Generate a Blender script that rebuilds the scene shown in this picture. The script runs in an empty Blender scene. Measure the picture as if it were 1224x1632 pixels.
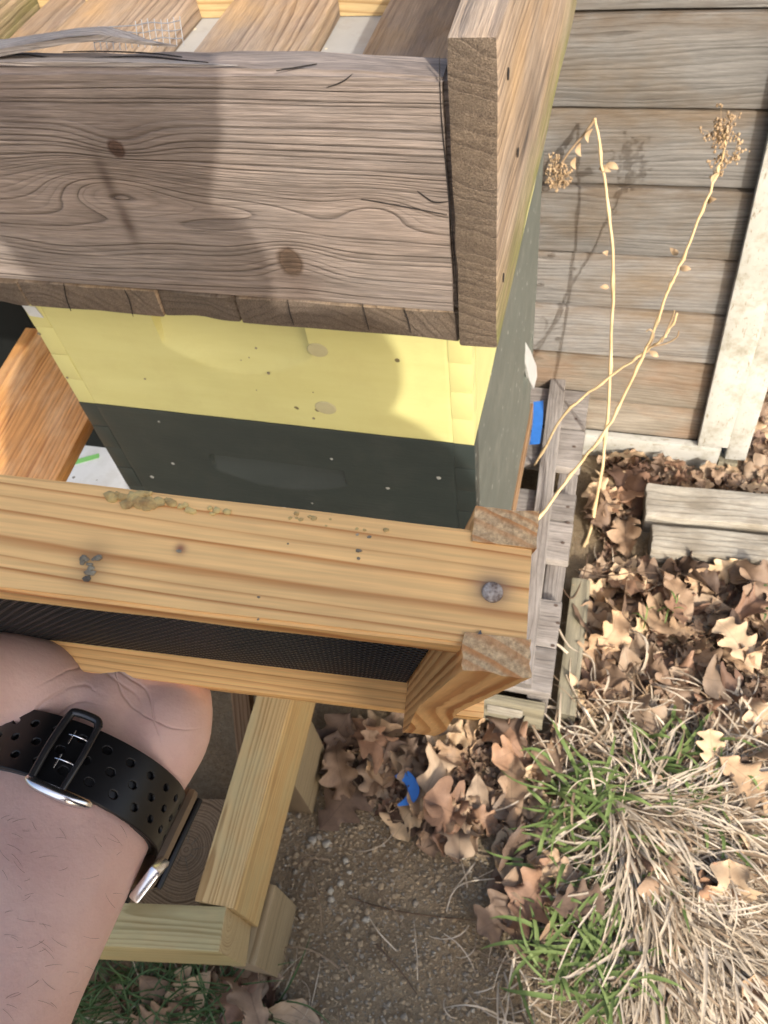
import bpy, bmesh, math, random
from mathutils import Vector as V, Matrix as M, noise as MN, geometry as MG
R = math.radians
random.seed(7)
sc = bpy.context.scene
COL = sc.collection

# ------------------------------------------------------------------ camera, sky, sun, exposure
CAMP = V((.0955, -.479, .3961))
CAMR = M(((.9654, -.1284, .2268), (.2365, .797, -.5557), (-.1094, .5902, .7998)))
cd = bpy.data.cameras.new('camera'); cam = bpy.data.objects.new('camera', cd); COL.objects.link(cam)
cam.matrix_world = M.Translation(CAMP) @ CAMR.to_4x4()
cd.sensor_fit = 'VERTICAL'; cd.sensor_height = 24; cd.lens = 24 * 1280 / 1632
cd.clip_start = .02; cd.clip_end = 500
cd.dof.use_dof = True; cd.dof.focus_distance = .20; cd.dof.aperture_fstop = 42
sc.camera = cam
SUN = V((-.52, .66, -.54)).normalized()
w = bpy.data.worlds.new('World'); sc.world = w; w.use_nodes = True
nt = w.node_tree; nt.nodes.clear()
sky = nt.nodes.new('ShaderNodeTexSky'); sky.sky_type = 'NISHITA'; sky.sun_disc = False
sky.sun_elevation = math.asin(-SUN.z); sky.sun_rotation = math.atan2(-SUN.x, -SUN.y)
sky.air_density = 1.0; sky.dust_density = 4.0; sky.ozone_density = .6
bg = nt.nodes.new('ShaderNodeBackground'); bg.inputs[1].default_value = .15
wo = nt.nodes.new('ShaderNodeOutputWorld')
nt.links.new(sky.outputs[0], bg.inputs[0]); nt.links.new(bg.outputs[0], wo.inputs[0])
sl = bpy.data.lights.new('sun', 'SUN'); sl.energy = 2.0; sl.angle = R(.5); sl.color = (1, .95, .87)
so = bpy.data.objects.new('sun', sl); COL.objects.link(so); so.rotation_euler = SUN.to_track_quat('-Z', 'Y').to_euler()
sc.view_settings.view_transform = 'Standard'; sc.view_settings.look = 'None'
sc.view_settings.gamma = 1; sc.view_settings.exposure = 1.12
sc.view_settings.use_curve_mapping = False
sc.cycles.use_denoising = True; sc.cycles.use_adaptive_sampling = True; sc.cycles.adaptive_threshold = .004

# ------------------------------------------------------------------ helpers: points seen in the photograph -> places
def ray(u, v): return CAMR @ V(((u - 612) / 1280, -(v - 816) / 1280, -1))
def near(u, v, t): return CAMP + ray(u, v) * t
def onz(u, v, z): d = ray(u, v); return CAMP + d * ((z - CAMP.z) / d.z)
def ony(u, v, y): d = ray(u, v); return CAMP + d * ((y - CAMP.y) / d.y)
def onx(u, v, x): d = ray(u, v); return CAMP + d * ((x - CAMP.x) / d.x)
def gz(x, y):
    s = min(max((y - .3) / .57, 0), 1)
    return -1.1 - .055 * s * s
def gfull(x, y):
    return gz(x, y) + .012 * MN.noise(V((x * 4, y * 4, 0))) + .007 * MN.noise(V((x * 14, y * 14, 3))) + .003 * MN.noise(V((x * 45, y * 45, 9)))
def ong(u, v):
    p = onz(u, v, -1.1)
    for _ in range(4): p = onz(u, v, gfull(p.x, p.y))
    return p

# ------------------------------------------------------------------ helpers: objects
WM = {}
def setp(o, label=None, cat=None, group=None, kind=None):
    if label: o['label'] = label
    if cat: o['category'] = cat
    if group: o['group'] = group
    if kind: o['kind'] = kind
    return o
def empty(name, loc, label, cat, group=None):
    o = bpy.data.objects.new(name, None); COL.objects.link(o); o.location = loc
    o.empty_display_size = .05; WM[o] = M.Translation(loc)
    return setp(o, label, cat, group)
def link(name, me, mat, parent=None, mw=None):
    o = bpy.data.objects.new(name, me); COL.objects.link(o)
    if mat is not None and len(me.materials) == 0: me.materials.append(mat)
    mw = mw or M.Identity(4); WM[o] = mw
    if parent is not None:
        o.parent = parent; o.matrix_local = WM[parent].inverted() @ mw
    else: o.matrix_local = mw
    return o
def mesh(name, vs, fs, smooth=False, ang=None):
    me = bpy.data.meshes.new(name); me.from_pydata([tuple(v) for v in vs], [], fs); me.update()
    if smooth or ang: me.shade_smooth()
    if ang: me.set_sharp_from_angle(angle=R(ang))
    return me
def frame_m(o, x, y=None, z=None):
    x = V(x).normalized()
    if y is not None: z = x.cross(V(y)).normalized(); y = z.cross(x)
    else: y = V(z).cross(x).normalized(); z = x.cross(y)
    m = M((x, y, z)).transposed().to_4x4(); m.translation = V(o); return m
def bm_done(bm, name, ang=35):
    me = bpy.data.meshes.new(name); bm.normal_update(); bm.to_mesh(me); bm.free()
    me.shade_smooth(); me.set_sharp_from_angle(angle=R(ang)); return me
def plank_mesh(L, W, T, bev=.0015, rough=.0006, nx=14, ny=4, seed=0, endrough=0, warp=0):
    """board centred on its origin: x along the grain, y width, z thickness, with rounded and worn edges"""
    bm = bmesh.new(); bmesh.ops.create_cube(bm, size=1)
    for v in bm.verts: v.co = V((v.co.x * L, v.co.y * W, v.co.z * T))
    if bev: bmesh.ops.bevel(bm, geom=bm.edges[:], offset=bev, segments=2, affect='EDGES', profile=.6)
    for i in range(1, nx):
        bmesh.ops.bisect_plane(bm, geom=bm.verts[:] + bm.edges[:] + bm.faces[:], plane_co=(-L / 2 + L * i / nx, 0, 0), plane_no=(1, 0, 0))
    for i in range(1, ny):
        bmesh.ops.bisect_plane(bm, geom=bm.verts[:] + bm.edges[:] + bm.faces[:], plane_co=(0, -W / 2 + W * i / ny, 0), plane_no=(0, 1, 0))
    s = V((seed * 3.7, seed * 1.3, seed * 7.1))
    for v in bm.verts:
        n = MN.noise_vector(V((v.co.x * 9, v.co.y * 40, v.co.z * 40)) + s)
        k = rough
        if endrough and abs(v.co.x) > L / 2 - bev * 1.5: k = max(rough, endrough)
        v.co += n * k
        if warp: v.co.z += warp * MN.noise(V((v.co.x * 3, v.co.y * 5, seed)))
    return bm_done(bm, 'plank')
def plank(name, L, W, T, mw, mat, parent=None, **k): return link(name, plank_mesh(L, W, T, **k), mat, parent, mw)
def box_between(name, lo, hi, mat, parent=None, grain='x', **k):
    lo, hi = V(lo), V(hi); c = (lo + hi) / 2; d = hi - lo
    if grain == 'x': m = frame_m(c, (1, 0, 0), (0, 1, 0)); return plank(name, d.x, d.y, d.z, m, mat, parent, **k)
    if grain == 'xz': m = frame_m(c, (1, 0, 0), (0, 0, 1)); return plank(name, d.x, d.z, d.y, m, mat, parent, **k)
    if grain == 'y': m = frame_m(c, (0, 1, 0), (-1, 0, 0)); return plank(name, d.y, d.x, d.z, m, mat, parent, **k)
    if grain == 'yz': m = frame_m(c, (0, 1, 0), (0, 0, 1)); return plank(name, d.y, d.z, d.x, m, mat, parent, **k)
    m = frame_m(c, (0, 0, 1), (1, 0, 0)); return plank(name, d.z, d.x, d.y, m, mat, parent, **k)
def tube(pts, rad, n=8, caps=True):
    """vertices, faces of a tube through pts; rad a number or list"""
    pts = [V(p) for p in pts]; vs, fs = [], []
    rr = rad if isinstance(rad, (list, tuple)) else [rad] * len(pts)
    t0 = (pts[1] - pts[0]).normalized(); a = t0.orthogonal().normalized()
    for i, p in enumerate(pts):
        t = (pts[min(i + 1, len(pts) - 1)] - pts[max(i - 1, 0)]).normalized()
        a = (a - t * a.dot(t)).normalized(); b = t.cross(a)
        for k in range(n):
            q = 2 * math.pi * k / n; vs.append(p + (a * math.cos(q) + b * math.sin(q)) * rr[i])
    for i in range(len(pts) - 1):
        for k in range(n):
            fs.append((i * n + k, i * n + (k + 1) % n, (i + 1) * n + (k + 1) % n, (i + 1) * n + k))
    if caps: fs.append(tuple(range(n - 1, -1, -1))); fs.append(tuple(range((len(pts) - 1) * n, len(pts) * n)))
    return vs, fs
def spline(pts, n):
    pts = [V(p) for p in pts]; out = []
    for i in range(len(pts) - 1):
        p0 = pts[max(i - 1, 0)]; p1 = pts[i]; p2 = pts[i + 1]; p3 = pts[min(i + 2, len(pts) - 1)]
        for k in range(n):
            t = k / n
            out.append(.5 * ((2 * p1) + (p2 - p0) * t + (2 * p0 - 5 * p1 + 4 * p2 - p3) * t * t + (3 * p1 - p0 - 3 * p2 + p3) * t ** 3))
    out.append(pts[-1]); return out
class MB:
    def __init__(s): s.v, s.f, s.mi = [], [], []
    def add(s, vf, m=0):
        b = len(s.v); s.v += list(vf[0]); s.f += [tuple(i + b for i in f) for f in vf[1]]; s.mi += [m] * len(vf[1])
    def mesh(s, name, ang=40): return mesh(name, s.v, s.f, ang=ang)
def ico(r, jit=.25, sub=1, sq=(1, 1, 1), seed=0):
    bm = bmesh.new(); bmesh.ops.create_icosphere(bm, subdivisions=sub, radius=1)
    vs = [];
    for v in bm.verts:
        k = 1 + jit * MN.noise(v.co * 1.7 + V((seed * 5.1, seed, 0)))
        vs.append(V((v.co.x * sq[0], v.co.y * sq[1], v.co.z * sq[2])) * r * k)
    bm.verts.index_update(); fs = [tuple(v.index for v in f.verts) for f in bm.faces]; bm.free(); return vs, fs
def disc(c, x, y, rx, ry, h, n=20):
    c, x, y = V(c), V(x).normalized(), V(y).normalized(); z = x.cross(y); vs, fs = [], []
    for rr, hh in ((1, 0), (.93, h * .8), (.75, h)):
        for k in range(n):
            q = 2 * math.pi * k / n; vs.append(c + x * math.cos(q) * rx * rr + y * math.sin(q) * ry * rr + z * hh)
    for j in range(2):
        for k in range(n): fs.append((j * n + k, j * n + (k + 1) % n, (j + 1) * n + (k + 1) % n, (j + 1) * n + k))
    fs.append(tuple(range(2 * n, 3 * n))); return vs, fs

# ------------------------------------------------------------------ helpers: materials
class NT:
    def __init__(s, name, rough=.7, spec=.3):
        s.m = bpy.data.materials.new(name); s.m.use_nodes = True; s.t = s.m.node_tree; s.t.nodes.clear()
        s.out = s.n('ShaderNodeOutputMaterial'); s.p = s.n('ShaderNodeBsdfPrincipled'); s.l(s.p.outputs[0], s.out.inputs[0])
        s.p.inputs['Roughness'].default_value = rough; s.p.inputs['Specular IOR Level'].default_value = spec
        s.tc = s.n('ShaderNodeTexCoord'); s.obj = s.tc.outputs['Object']
    def n(s, t): return s.t.nodes.new(t)
    def l(s, a, b): s.t.links.new(a, b)
    def put(s, sock, v):
        if hasattr(v, 'is_linked') or hasattr(v, 'links'): s.l(v, sock)
        else: sock.default_value = v
    def math(s, op, a, b=0, c=0):
        n = s.n('ShaderNodeMath'); n.operation = op
        s.put(n.inputs[0], a); s.put(n.inputs[1], b); s.put(n.inputs[2], c); return n.outputs[0]
    def scale(s, v, sc_, off=None):
        n = s.n('ShaderNodeVectorMath'); n.operation = 'MULTIPLY_ADD'; s.put(n.inputs[0], v); n.inputs[1].default_value = sc_
        if off is not None: s.put(n.inputs[2], off)
        return n.outputs[0]
    def noise(s, v, scale=1, detail=3, rough=.55, dist=0):
        n = s.n('ShaderNodeTexNoise'); s.put(n.inputs['Vector'], v); n.inputs['Scale'].default_value = scale
        n.inputs['Detail'].default_value = detail; n.inputs['Roughness'].default_value = rough; n.inputs['Distortion'].default_value = dist
        return n.outputs[0]
    def voronoi(s, v, scale=1, feature='F1'):
        n = s.n('ShaderNodeTexVoronoi'); n.feature = feature; s.put(n.inputs['Vector'], v); n.inputs['Scale'].default_value = scale
        return n
    def ramp(s, f, stops, interp='LINEAR'):
        n = s.n('ShaderNodeValToRGB'); e = n.color_ramp.elements; n.color_ramp.interpolation = interp
        while len(e) < len(stops): e.new(.5)
        for q, (p, c) in zip(e, stops):
            q.position = p; q.color = (c, c, c, 1) if isinstance(c, (int, float)) else (*c, 1)
        s.put(n.inputs[0], f); return n.outputs[0]
    def mix(s, f, a, b, mode='MIX'):
        n = s.n('ShaderNodeMix'); n.data_type = 'RGBA'; n.blend_type = mode
        s.put(n.inputs[0], f)
        s.put(n.inputs[6], (*a, 1) if isinstance(a, tuple) else a); s.put(n.inputs[7], (*b, 1) if isinstance(b, tuple) else b)
        return n.outputs[2]
    def sep(s, v):
        n = s.n('ShaderNodeSeparateXYZ'); s.l(v, n.inputs[0]); return n.outputs
    def comb(s, x, y, z):
        n = s.n('ShaderNodeCombineXYZ'); s.put(n.inputs[0], x); s.put(n.inputs[1], y); s.put(n.inputs[2], z); return n.outputs[0]
    def rnd(s): return s.n('ShaderNodeObjectInfo').outputs['Random']
    def color(s, c): s.put(s.p.inputs['Base Color'], (*c, 1) if isinstance(c, tuple) else c)
    def bump(s, h, dist=.001, strength=1):
        n = s.n('ShaderNodeBump'); n.inputs['Strength'].default_value = strength; n.inputs['Distance'].default_value = dist
        s.put(n.inputs['Height'], h); s.l(n.outputs[0], s.p.inputs['Normal'])
def mx(s, *a): return s.math('MAXIMUM', *a)

def wood(name, light, dark, freq=170, cy=.02, cz=-.05, warp=.004, tilt=0, greyc=None, greya=0., w2=.35, blotch=None, blotcha=.5, blotchs=5,
         rough=.65, spec=.25, bump=.0005, fine=.35, hills=(), knots=(), stains=(), vary=.35, randc=.03, sharp=.8, endc=None, edge=None, low=None, thin=False, rvar=.24):
    """solid wood: growth rings round an axis along local x, so boards show stripes or cathedrals and end grain shows arcs"""
    s = NT(name, rough, spec); x, y, z = s.sep(s.obj); r = s.rnd()
    off = s.comb(s.math('MULTIPLY', r, 53), s.math('MULTIPLY', r, 17), 0)
    nv = s.scale(s.obj, (1.6, 9, 9), off)
    n1 = s.noise(nv, 2.0, 2, .5)
    n1b = s.noise(s.scale(s.obj, (3, 40, 40), off), 2.0, 3, .6)
    cyr = s.math('MULTIPLY_ADD', s.math('SUBTRACT', r, .5), randc * 2, cy)
    yy = s.math('SUBTRACT', y, s.math('MULTIPLY_ADD', x, tilt, cyr)); zz = s.math('SUBTRACT', z, cz)
    rad = s.math('SQRT', s.math('ADD', s.math('MULTIPLY', yy, yy), s.math('MULTIPLY', zz, zz)))
    rad = s.math('MULTIPLY_ADD', s.math('SUBTRACT', n1, .5), warp * 4, rad)
    rad = s.math('MULTIPLY_ADD', s.math('SUBTRACT', n1b, .5), warp * w2, rad)
    def gauss(px, py, a, b):
        dx = s.math('MULTIPLY', s.math('SUBTRACT', x, px), 1 / a); dy = s.math('MULTIPLY', s.math('SUBTRACT', y, py), 1 / b)
        return s.math('POWER', 2.718, s.math('MULTIPLY', s.math('ADD', s.math('MULTIPLY', dx, dx), s.math('MULTIPLY', dy, dy)), -1))
    for hx, hy, a, b, A in hills: rad = s.math('MULTIPLY_ADD', gauss(hx, hy, a, b), A, rad)
    ph = s.math('MULTIPLY', rad, freq); ph = s.math('MULTIPLY_ADD', s.noise(s.comb(s.math('MULTIPLY', ph, .33), s.math('MULTIPLY', r, 31), 0), 1, 2, .6), 3.2, ph); fr = s.math('FRACT', ph); ring = s.math('FLOOR', ph)
    wn = s.n('ShaderNodeTexWhiteNoise'); wn.noise_dimensions = '1D'; s.l(s.math('ADD', ring, s.math('MULTIPLY', r, 100)), wn.inputs['W'])
    prof = s.ramp(fr, [(0, .12), (.12, 0), (.6, .06), (.80, .5), (.93, 1), (1, .12)] if thin else [(0, .12), (.15, 0), (.45, .12), (sharp, .85), (.94, 1), (1, .12)])
    prof = s.math('MULTIPLY', prof, s.math('MULTIPLY_ADD', wn.outputs[0], vary * 2, 1 - vary))
    col = s.mix(prof, light, dark)
    fib = s.noise(s.scale(s.obj, (12, 420, 420), off), 2, 2, .6)
    fib2 = s.noise(s.scale(s.obj, (4, 70, 70), off), 2, 4, .65); fib3 = s.noise(s.scale(s.obj, (60, 1500, 1500), off), 1, 2, .6)
    v = s.math('MULTIPLY_ADD', s.math('SUBTRACT', fib, .5), fine * 1.6, 1)
    v = s.math('MULTIPLY', v, s.math('MULTIPLY_ADD', s.math('SUBTRACT', fib2, .5), fine * 1.4, 1))
    v = s.math('MULTIPLY', v, s.math('MULTIPLY_ADD', s.math('SUBTRACT', fib3, .5), fine * 1.2, 1))
    v = s.math('MULTIPLY', v, s.math('MULTIPLY_ADD', r, rvar, 1 - rvar / 2))
    if greyc: col = s.mix(s.ramp(s.noise(s.scale(s.obj, (5, 14, 14), off), 1.3, 4, .6), [(.3, max(0, greya - .35)), (.7, min(1, greya + .3))]), col, greyc)
    if greyc: pv = s.math('MULTIPLY_ADD', s.noise(s.scale(s.obj, (7, 22, 22), off), 1.5, 5, .7), .7, .66); col = s.mix(1., col, s.comb(pv, pv, pv), 'MULTIPLY')
    if blotch: col = s.mix(s.math('MULTIPLY', s.ramp(s.noise(s.scale(s.obj, (1, 2, 2), off), blotchs, 4, .65), [(.45, 0), (.68, 1)]), blotcha), col, blotch)
    for px, py, a, b, c, amt in stains:
        nn = s.math('MULTIPLY_ADD', s.noise(s.obj, 60, 3), .9, .55)
        col = s.mix(s.math('MINIMUM', s.math('MULTIPLY', s.math('MULTIPLY', gauss(px, py, a, b), nn), amt), 1), col, c)
    for px, py, a, b, c in knots:
        g = s.math('MULTIPLY', gauss(px, py, a, b), s.math('MULTIPLY_ADD', s.noise(s.obj, 170, 4, .65), .9, .5))
        rk = s.math('FRACT', s.math('MULTIPLY', s.math('POWER', g, .5), 4.))
        kc = s.mix(rk, c, tuple(q * .6 for q in c))
        col = s.mix(s.ramp(g, [(.28, 0), (.5, .95)]), col, kc)
    ao = s.n('ShaderNodeNewGeometry')
    tn = s.sep(s.tc.outputs['Normal'])[0]; isend = s.ramp(s.math('ABSOLUTE', tn), [(.7, 0), (.9, 1)])
    grit = s.noise(s.obj, 1100, 3, .75)
    if endc:
        ec = s.mix(s.ramp(grit, [(.34, 0), (.66, 1)]), endc[0], endc[1])
        ec = s.mix(s.math('MULTIPLY', prof, (.2 if greyc else .7)), ec, endc[2] if len(endc) > 2 else endc[0]); col = s.mix(s.math('MULTIPLY', isend, .85), col, ec)
    else: col = s.mix(s.math('MULTIPLY', isend, .35), col, tuple(q * .6 for q in dark))
    if low:   # algae / dirt along one edge of the board: (axis, from, to, colour, amount)
        q = (x, y, z)[low[0]]
        f = s.n('ShaderNodeMapRange'); s.l(q, f.inputs[0]); f.inputs[1].default_value = low[1]; f.inputs[2].default_value = low[2]
        k = s.math('MULTIPLY', s.math('MULTIPLY', s.math('MULTIPLY', f.outputs[0], low[4]), s.math('SUBTRACT', 1, isend)), s.ramp(s.noise(s.scale(s.obj, (6, 20, 20)), 3, 4), [(.3, .2), (.6, 1)]))
        col = s.mix(k, col, low[3])
    vv = s.comb(v, v, v)
    col = s.mix(1., col, vv, 'MULTIPLY')
    s.color(col)
    h = s.math('ADD', s.math('MULTIPLY', prof, -.5 if greyc else .25), s.math('MULTIPLY', fib, .7))
    h = s.math('ADD', h, s.math('MULTIPLY', s.math('MULTIPLY', grit, isend), 1.6))
    s.bump(h, bump); s.put(s.p.inputs['Roughness'], s.math('MULTIPLY_ADD', fib2, .3, rough - .15))
    return s.m
def paint(name, c, c2=None, rough=.5, spec=.5, dots=None, dscale=120, damt=.06, grime=None, ga=.3, streak=False, bump=.0003, chip=None):
    s = NT(name, rough, spec); r = s.rnd()
    n = s.noise(s.scale(s.obj, (2, 2, 14) if not streak else (30, 3, 3)), 4, 4, .6)
    col = s.mix(s.ramp(n, [(.35, 0), (.7, 1)]), c, c2 or tuple(q * .86 for q in c))
    if grime: col = s.mix(s.math('MULTIPLY', s.ramp(s.noise(s.obj, 18, 5, .7), [(.5, 0), (.72, 1)]), ga), col, grime)
    if chip: col = s.mix(s.ramp(s.noise(s.scale(s.obj, (6, 22, 22)), 6, 6, .7), [(.60, 0), (.64, 1)]), col, chip)
    if dots:
        v = s.voronoi(s.obj, dscale); sel = s.sep(v.outputs['Color'])[0]
        m = s.math('MULTIPLY', s.math('LESS_THAN', v.outputs['Distance'], s.math('MULTIPLY_ADD', s.sep(v.outputs['Color'])[1], .22, .05)), s.math('LESS_THAN', sel, damt))
        col = s.mix(m, col, dots)
    s.color(col)
    s.bump(s.math('ADD', s.noise(s.scale(s.obj, (20, 20, 120)), 3, 3), s.math('MULTIPLY', s.noise(s.obj, 300, 2), .3)), bump)
    return s.m
def plain(name, c, rough=.5, spec=.4, metal=0, var=.15, scale=60, bump=0, c2=None):
    s = NT(name, rough, spec); s.p.inputs['Metallic'].default_value = metal
    n = s.noise(s.obj, scale, 4, .6)
    s.color(s.mix(s.ramp(n, [(.35, 0), (.68, 1)]), c, c2 or tuple(q * (1 - var) for q in c)))
    if bump: s.bump(n, bump)
    return s.m

GREY = (.27, .235, .20)
M_front = wood('weathered_front_board', (.27, .207, .165), (.115, .083, .065), freq=235, cy=.13, cz=.02, warp=.0024, w2=.8, thin=True, greyc=(.25, .217, .192), greya=.5,
    randc=0, bump=.0011, fine=.7, vary=.7, rough=.8, endc=((.2, .15, .11), (.09, .065, .05), (.06, .04, .03)),
    hills=[(.077, .004, .052, .019, .036), (.165, -.004, .065, .014, .019), (.097, .036, .03, .016, -.011), (.198, -.046, .03, .02, .012), (.262, -.002, .03, .014, .016), (.02, -.05, .06, .02, -.008)],
    knots=[(.0943, .0329, .0062, .0066, (.105, .06, .042)), (.1953, -.0461, .0095, .0125, (.115, .075, .05))],
    stains=[(.0775, .012, .0045, .018, (.085, .058, .044), .8), (.080, -.020, .005, .018, (.085, .058, .044), .8), (.105, .045, .04, .02, (.12, .09, .075), .5), (.20, .065, .03, .02, (.14, .10, .08), .4), (.196, -.06, .02, .03, (.13, .09, .07), .6), (.03, .06, .03, .02, (.12, .09, .08), .5)])
M_side = wood('weathered_side_board', (.36, .25, .155), (.17, .11, .065), freq=130, cy=.3, cz=.1, warp=.006, greyc=(.36, .31, .26), greya=.3, bump=.0012, fine=.5, rough=.8,
    blotch=(.10, .07, .05), blotcha=.55, blotchs=7, endc=((.24, .185, .13), (.085, .062, .045), (.06, .04, .03)), low=(1, -.035, -.1, (.17, .18, .05), .8),
    stains=[(-.14, -.021, .05, .006, (.05, .04, .035), .9), (-.05, -.03, .06, .005, (.08, .06, .045), .7), (-.2, .05, .05, .02, (.42, .27, .13), .6), (.02, .03, .08, .015, (.42, .26, .12), .6), (-.20, -.07, .03, .012, (.10, .075, .05), .6)])
M_bottom = wood('weathered_bottom_plank', (.30, .225, .16), (.15, .10, .07), freq=150, cy=.03, cz=-.09, warp=.006, greyc=(.28, .24, .20), greya=.35, bump=.0014, fine=.5, rough=.85,
    blotch=(.42, .27, .12), blotcha=.5, blotchs=6, endc=((.235, .18, .13), (.095, .07, .052), (.05, .035, .025)))
M_pale = wood('pale_board', (.55, .40, .20), (.34, .21, .09), freq=110, cy=.1, fine=.3)
M_barn = wood('weathered_siding', (.215, .203, .187), (.08, .072, .064), freq=120, cy=.10, cz=.02, warp=.008, tilt=.04, greyc=(.21, .203, .192), greya=.55, randc=.1, bump=.0012, fine=.45, rough=.85,
    blotch=(.17, .125, .08), blotcha=.7, blotchs=4, rvar=.4, low=(1, .03, .07, (.13, .09, .055), .75))
M_barnw = wood('warm_siding', (.245, .21, .165), (.125, .10, .07), freq=120, cy=.10, cz=.02, warp=.008, greyc=(.26, .235, .195), greya=.45, randc=.1, bump=.0012, fine=.45, rough=.85,
    rvar=.3, low=(1, .025, .07, (.15, .095, .055), .7), blotch=(.24, .125, .06), blotcha=.45, blotchs=5)
M_trim = paint('worn_white_paint', (.48, .475, .435), (.39, .385, .345), rough=.7, spec=.2, grime=(.25, .23, .165), ga=.9, chip=(.27, .24, .18), dots=(.20, .18, .13), dscale=260, damt=.16, bump=.0008)
M_pallet = wood('grey_pallet_board', (.29, .26, .235), (.15, .13, .115), freq=150, cy=.06, cz=-.03, warp=.006, greyc=(.30, .275, .25), greya=.6, bump=.0012, fine=.45, rough=.85, blotch=(.12, .10, .085), blotcha=.6, blotchs=9)
M_palletd = wood('olive_timber', (.27, .235, .15), (.13, .11, .07), freq=140, cy=.03, cz=-.04, greyc=(.27, .25, .19), greya=.5, bump=.0012, fine=.45, rough=.85)
M_timber = wood('pale_ground_timber', (.40, .36, .285), (.22, .19, .14), freq=120, cy=.06, cz=-.04, greyc=(.42, .39, .33), greya=.55, bump=.0014, fine=.55, rough=.9, blotch=(.17, .14, .10), blotcha=.7, blotchs=8)
M_frame = wood('honey_pine', (.88, .535, .205), (.50, .195, .045), freq=370, cy=.06, cz=.02, warp=.0022, w2=1.2, tilt=.02, thin=True, randc=0, bump=.00008, fine=.32, vary=.5, rough=.5, spec=.35, sharp=.8,
    endc=((.56, .32, .13), (.30, .17, .075), (.42, .16, .04)), blotch=(.62, .36, .14), blotcha=.35, blotchs=22,
    stains=[(-.0058, 0, .0032, .0028, (.16, .11, .08), .9), (-.0693, .0035, .0025, .0035, (.25, .14, .06), .6), (-.0560, -.0005, .0009, .0009, (.3, .12, .06), 1)])
M_frame2 = wood('dark_pine', (.66, .38, .15), (.38, .15, .04), freq=480, cy=.07, cz=.04, warp=.0008, bump=.00015, fine=.25, rough=.5, spec=.3, sharp=.75, endc=((.62, .45, .25), (.24, .165, .09), (.46, .2, .06)))
M_stand = wood('treated_pine', (.60, .405, .175), (.35, .205, .075), freq=210, cy=.05, cz=-.025, warp=.003, bump=.0003, fine=.2, rough=.55, spec=.3, blotch=(.46, .42, .22), blotcha=.4, blotchs=8, endc=((.62, .47, .25), (.48, .34, .16), (.36, .22, .09)))
M_standg = wood('greenish_pine', (.49, .385, .185), (.31, .225, .09), freq=190, cy=.06, cz=-.02, warp=.003, bump=.0003, fine=.2, rough=.55, spec=.3, blotch=(.36, .36, .19), blotcha=.35, blotchs=9, endc=((.62, .48, .27), (.48, .35, .17), (.36, .23, .1)))
M_block = wood('striped_pine', (.34, .265, .155), (.16, .11, .055), freq=200, cy=.2, cz=.06, warp=.003, bump=.0004, fine=.3, rough=.7, endc=((.3, .23, .15), (.2, .14, .09)))
M_post = wood('checked_post', (.40, .28, .165), (.2, .125, .068), freq=230, cy=.0, cz=.0, warp=.003, randc=.01, bump=.0006, fine=.4, rough=.8, endc=((.42, .30, .18), (.27, .185, .11), (.12, .075, .04)))
M_orange = wood('orange_stained_plank', (.62, .30, .095), (.38, .145, .035), freq=120, cy=.08, cz=-.02, warp=.006, bump=.0004, fine=.5, rough=.4, spec=.5, blotch=(.66, .42, .22), blotcha=.6, blotchs=10)
M_brown = wood('brown_plank', (.26, .16, .085), (.14, .08, .04), freq=140, cy=.08, fine=.4, rough=.8)
M_yel = paint('pale_yellow_paint', (.60, .56, .235), (.565, .52, .21), rough=.5, spec=.35, grime=(.50, .43, .18), ga=.35, dots=(.16, .13, .06), dscale=95, damt=.012)
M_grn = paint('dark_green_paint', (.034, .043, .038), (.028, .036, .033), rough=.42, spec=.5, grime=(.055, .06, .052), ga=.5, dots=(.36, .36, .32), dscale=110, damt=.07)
M_patch = plain('filler', (.47, .425, .235), .8, c2=(.43, .38, .21))
M_grns = paint('sunlit_green_paint', (.10, .112, .095), (.075, .085, .072), rough=.5, spec=.5, grime=(.20, .20, .17), ga=.5, dots=(.36, .36, .32), dscale=90, damt=.05)  # lighter green paints the sun's grazing sheen into the right-hand sides
M_sheet = paint('grey_sheet', (.40, .40, .385), (.30, .30, .29), rough=.7, grime=(.25, .22, .17), ga=.5, dots=(.66, .60, .45), dscale=90, damt=.25)
M_wire = plain('zinc_wire', (.42, .43, .44), .5, metal=.4)
M_steel = plain('bright_steel', (.78, .78, .80), .22, metal=1, var=.1)
M_darksteel = plain('black_steel', (.03, .03, .032), .16, .6, metal=.0)
M_nail = plain('worn_nail', (.50, .43, .36), .6, metal=.15, c2=(.10, .055, .035), scale=900, bump=.0002)
M_rust = plain('rusty_nail', (.10, .07, .055), .8)
M_black = plain('black_wax_plastic', (.006, .006, .0062), .42, .25)
M_strap = plain('black_rubber', (.006, .006, .0065), .36, .4, scale=200)
M_hole = plain('strap_inside', (.07, .065, .065), .7)
M_case = plain('watch_case', (.20, .155, .11), .3, metal=.6)
M_wax = plain('propolis', (.56, .40, .15), .7, c2=(.34, .20, .07), scale=500, bump=.0006)
M_debris = plain('dark_debris', (.09, .07, .05), .8, c2=(.35, .3, .2), scale=400)
M_blue = plain('blue_tape', (.05, .23, .72), .4, .4)
M_gtape = plain('green_tape', (.22, .52, .16), .5)
M_white = paint('white_board_paint', (.62, .63, .64), (.52, .53, .53), rough=.6, dots=(.15, .14, .12), dscale=60, damt=.08, grime=(.36, .34, .3), ga=.4)
M_dark = plain('shade_and_shoe_black', (.01, .011, .01), .8, .1)  # near-black puts deep shade into the void box; also shed backing and shoes
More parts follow.
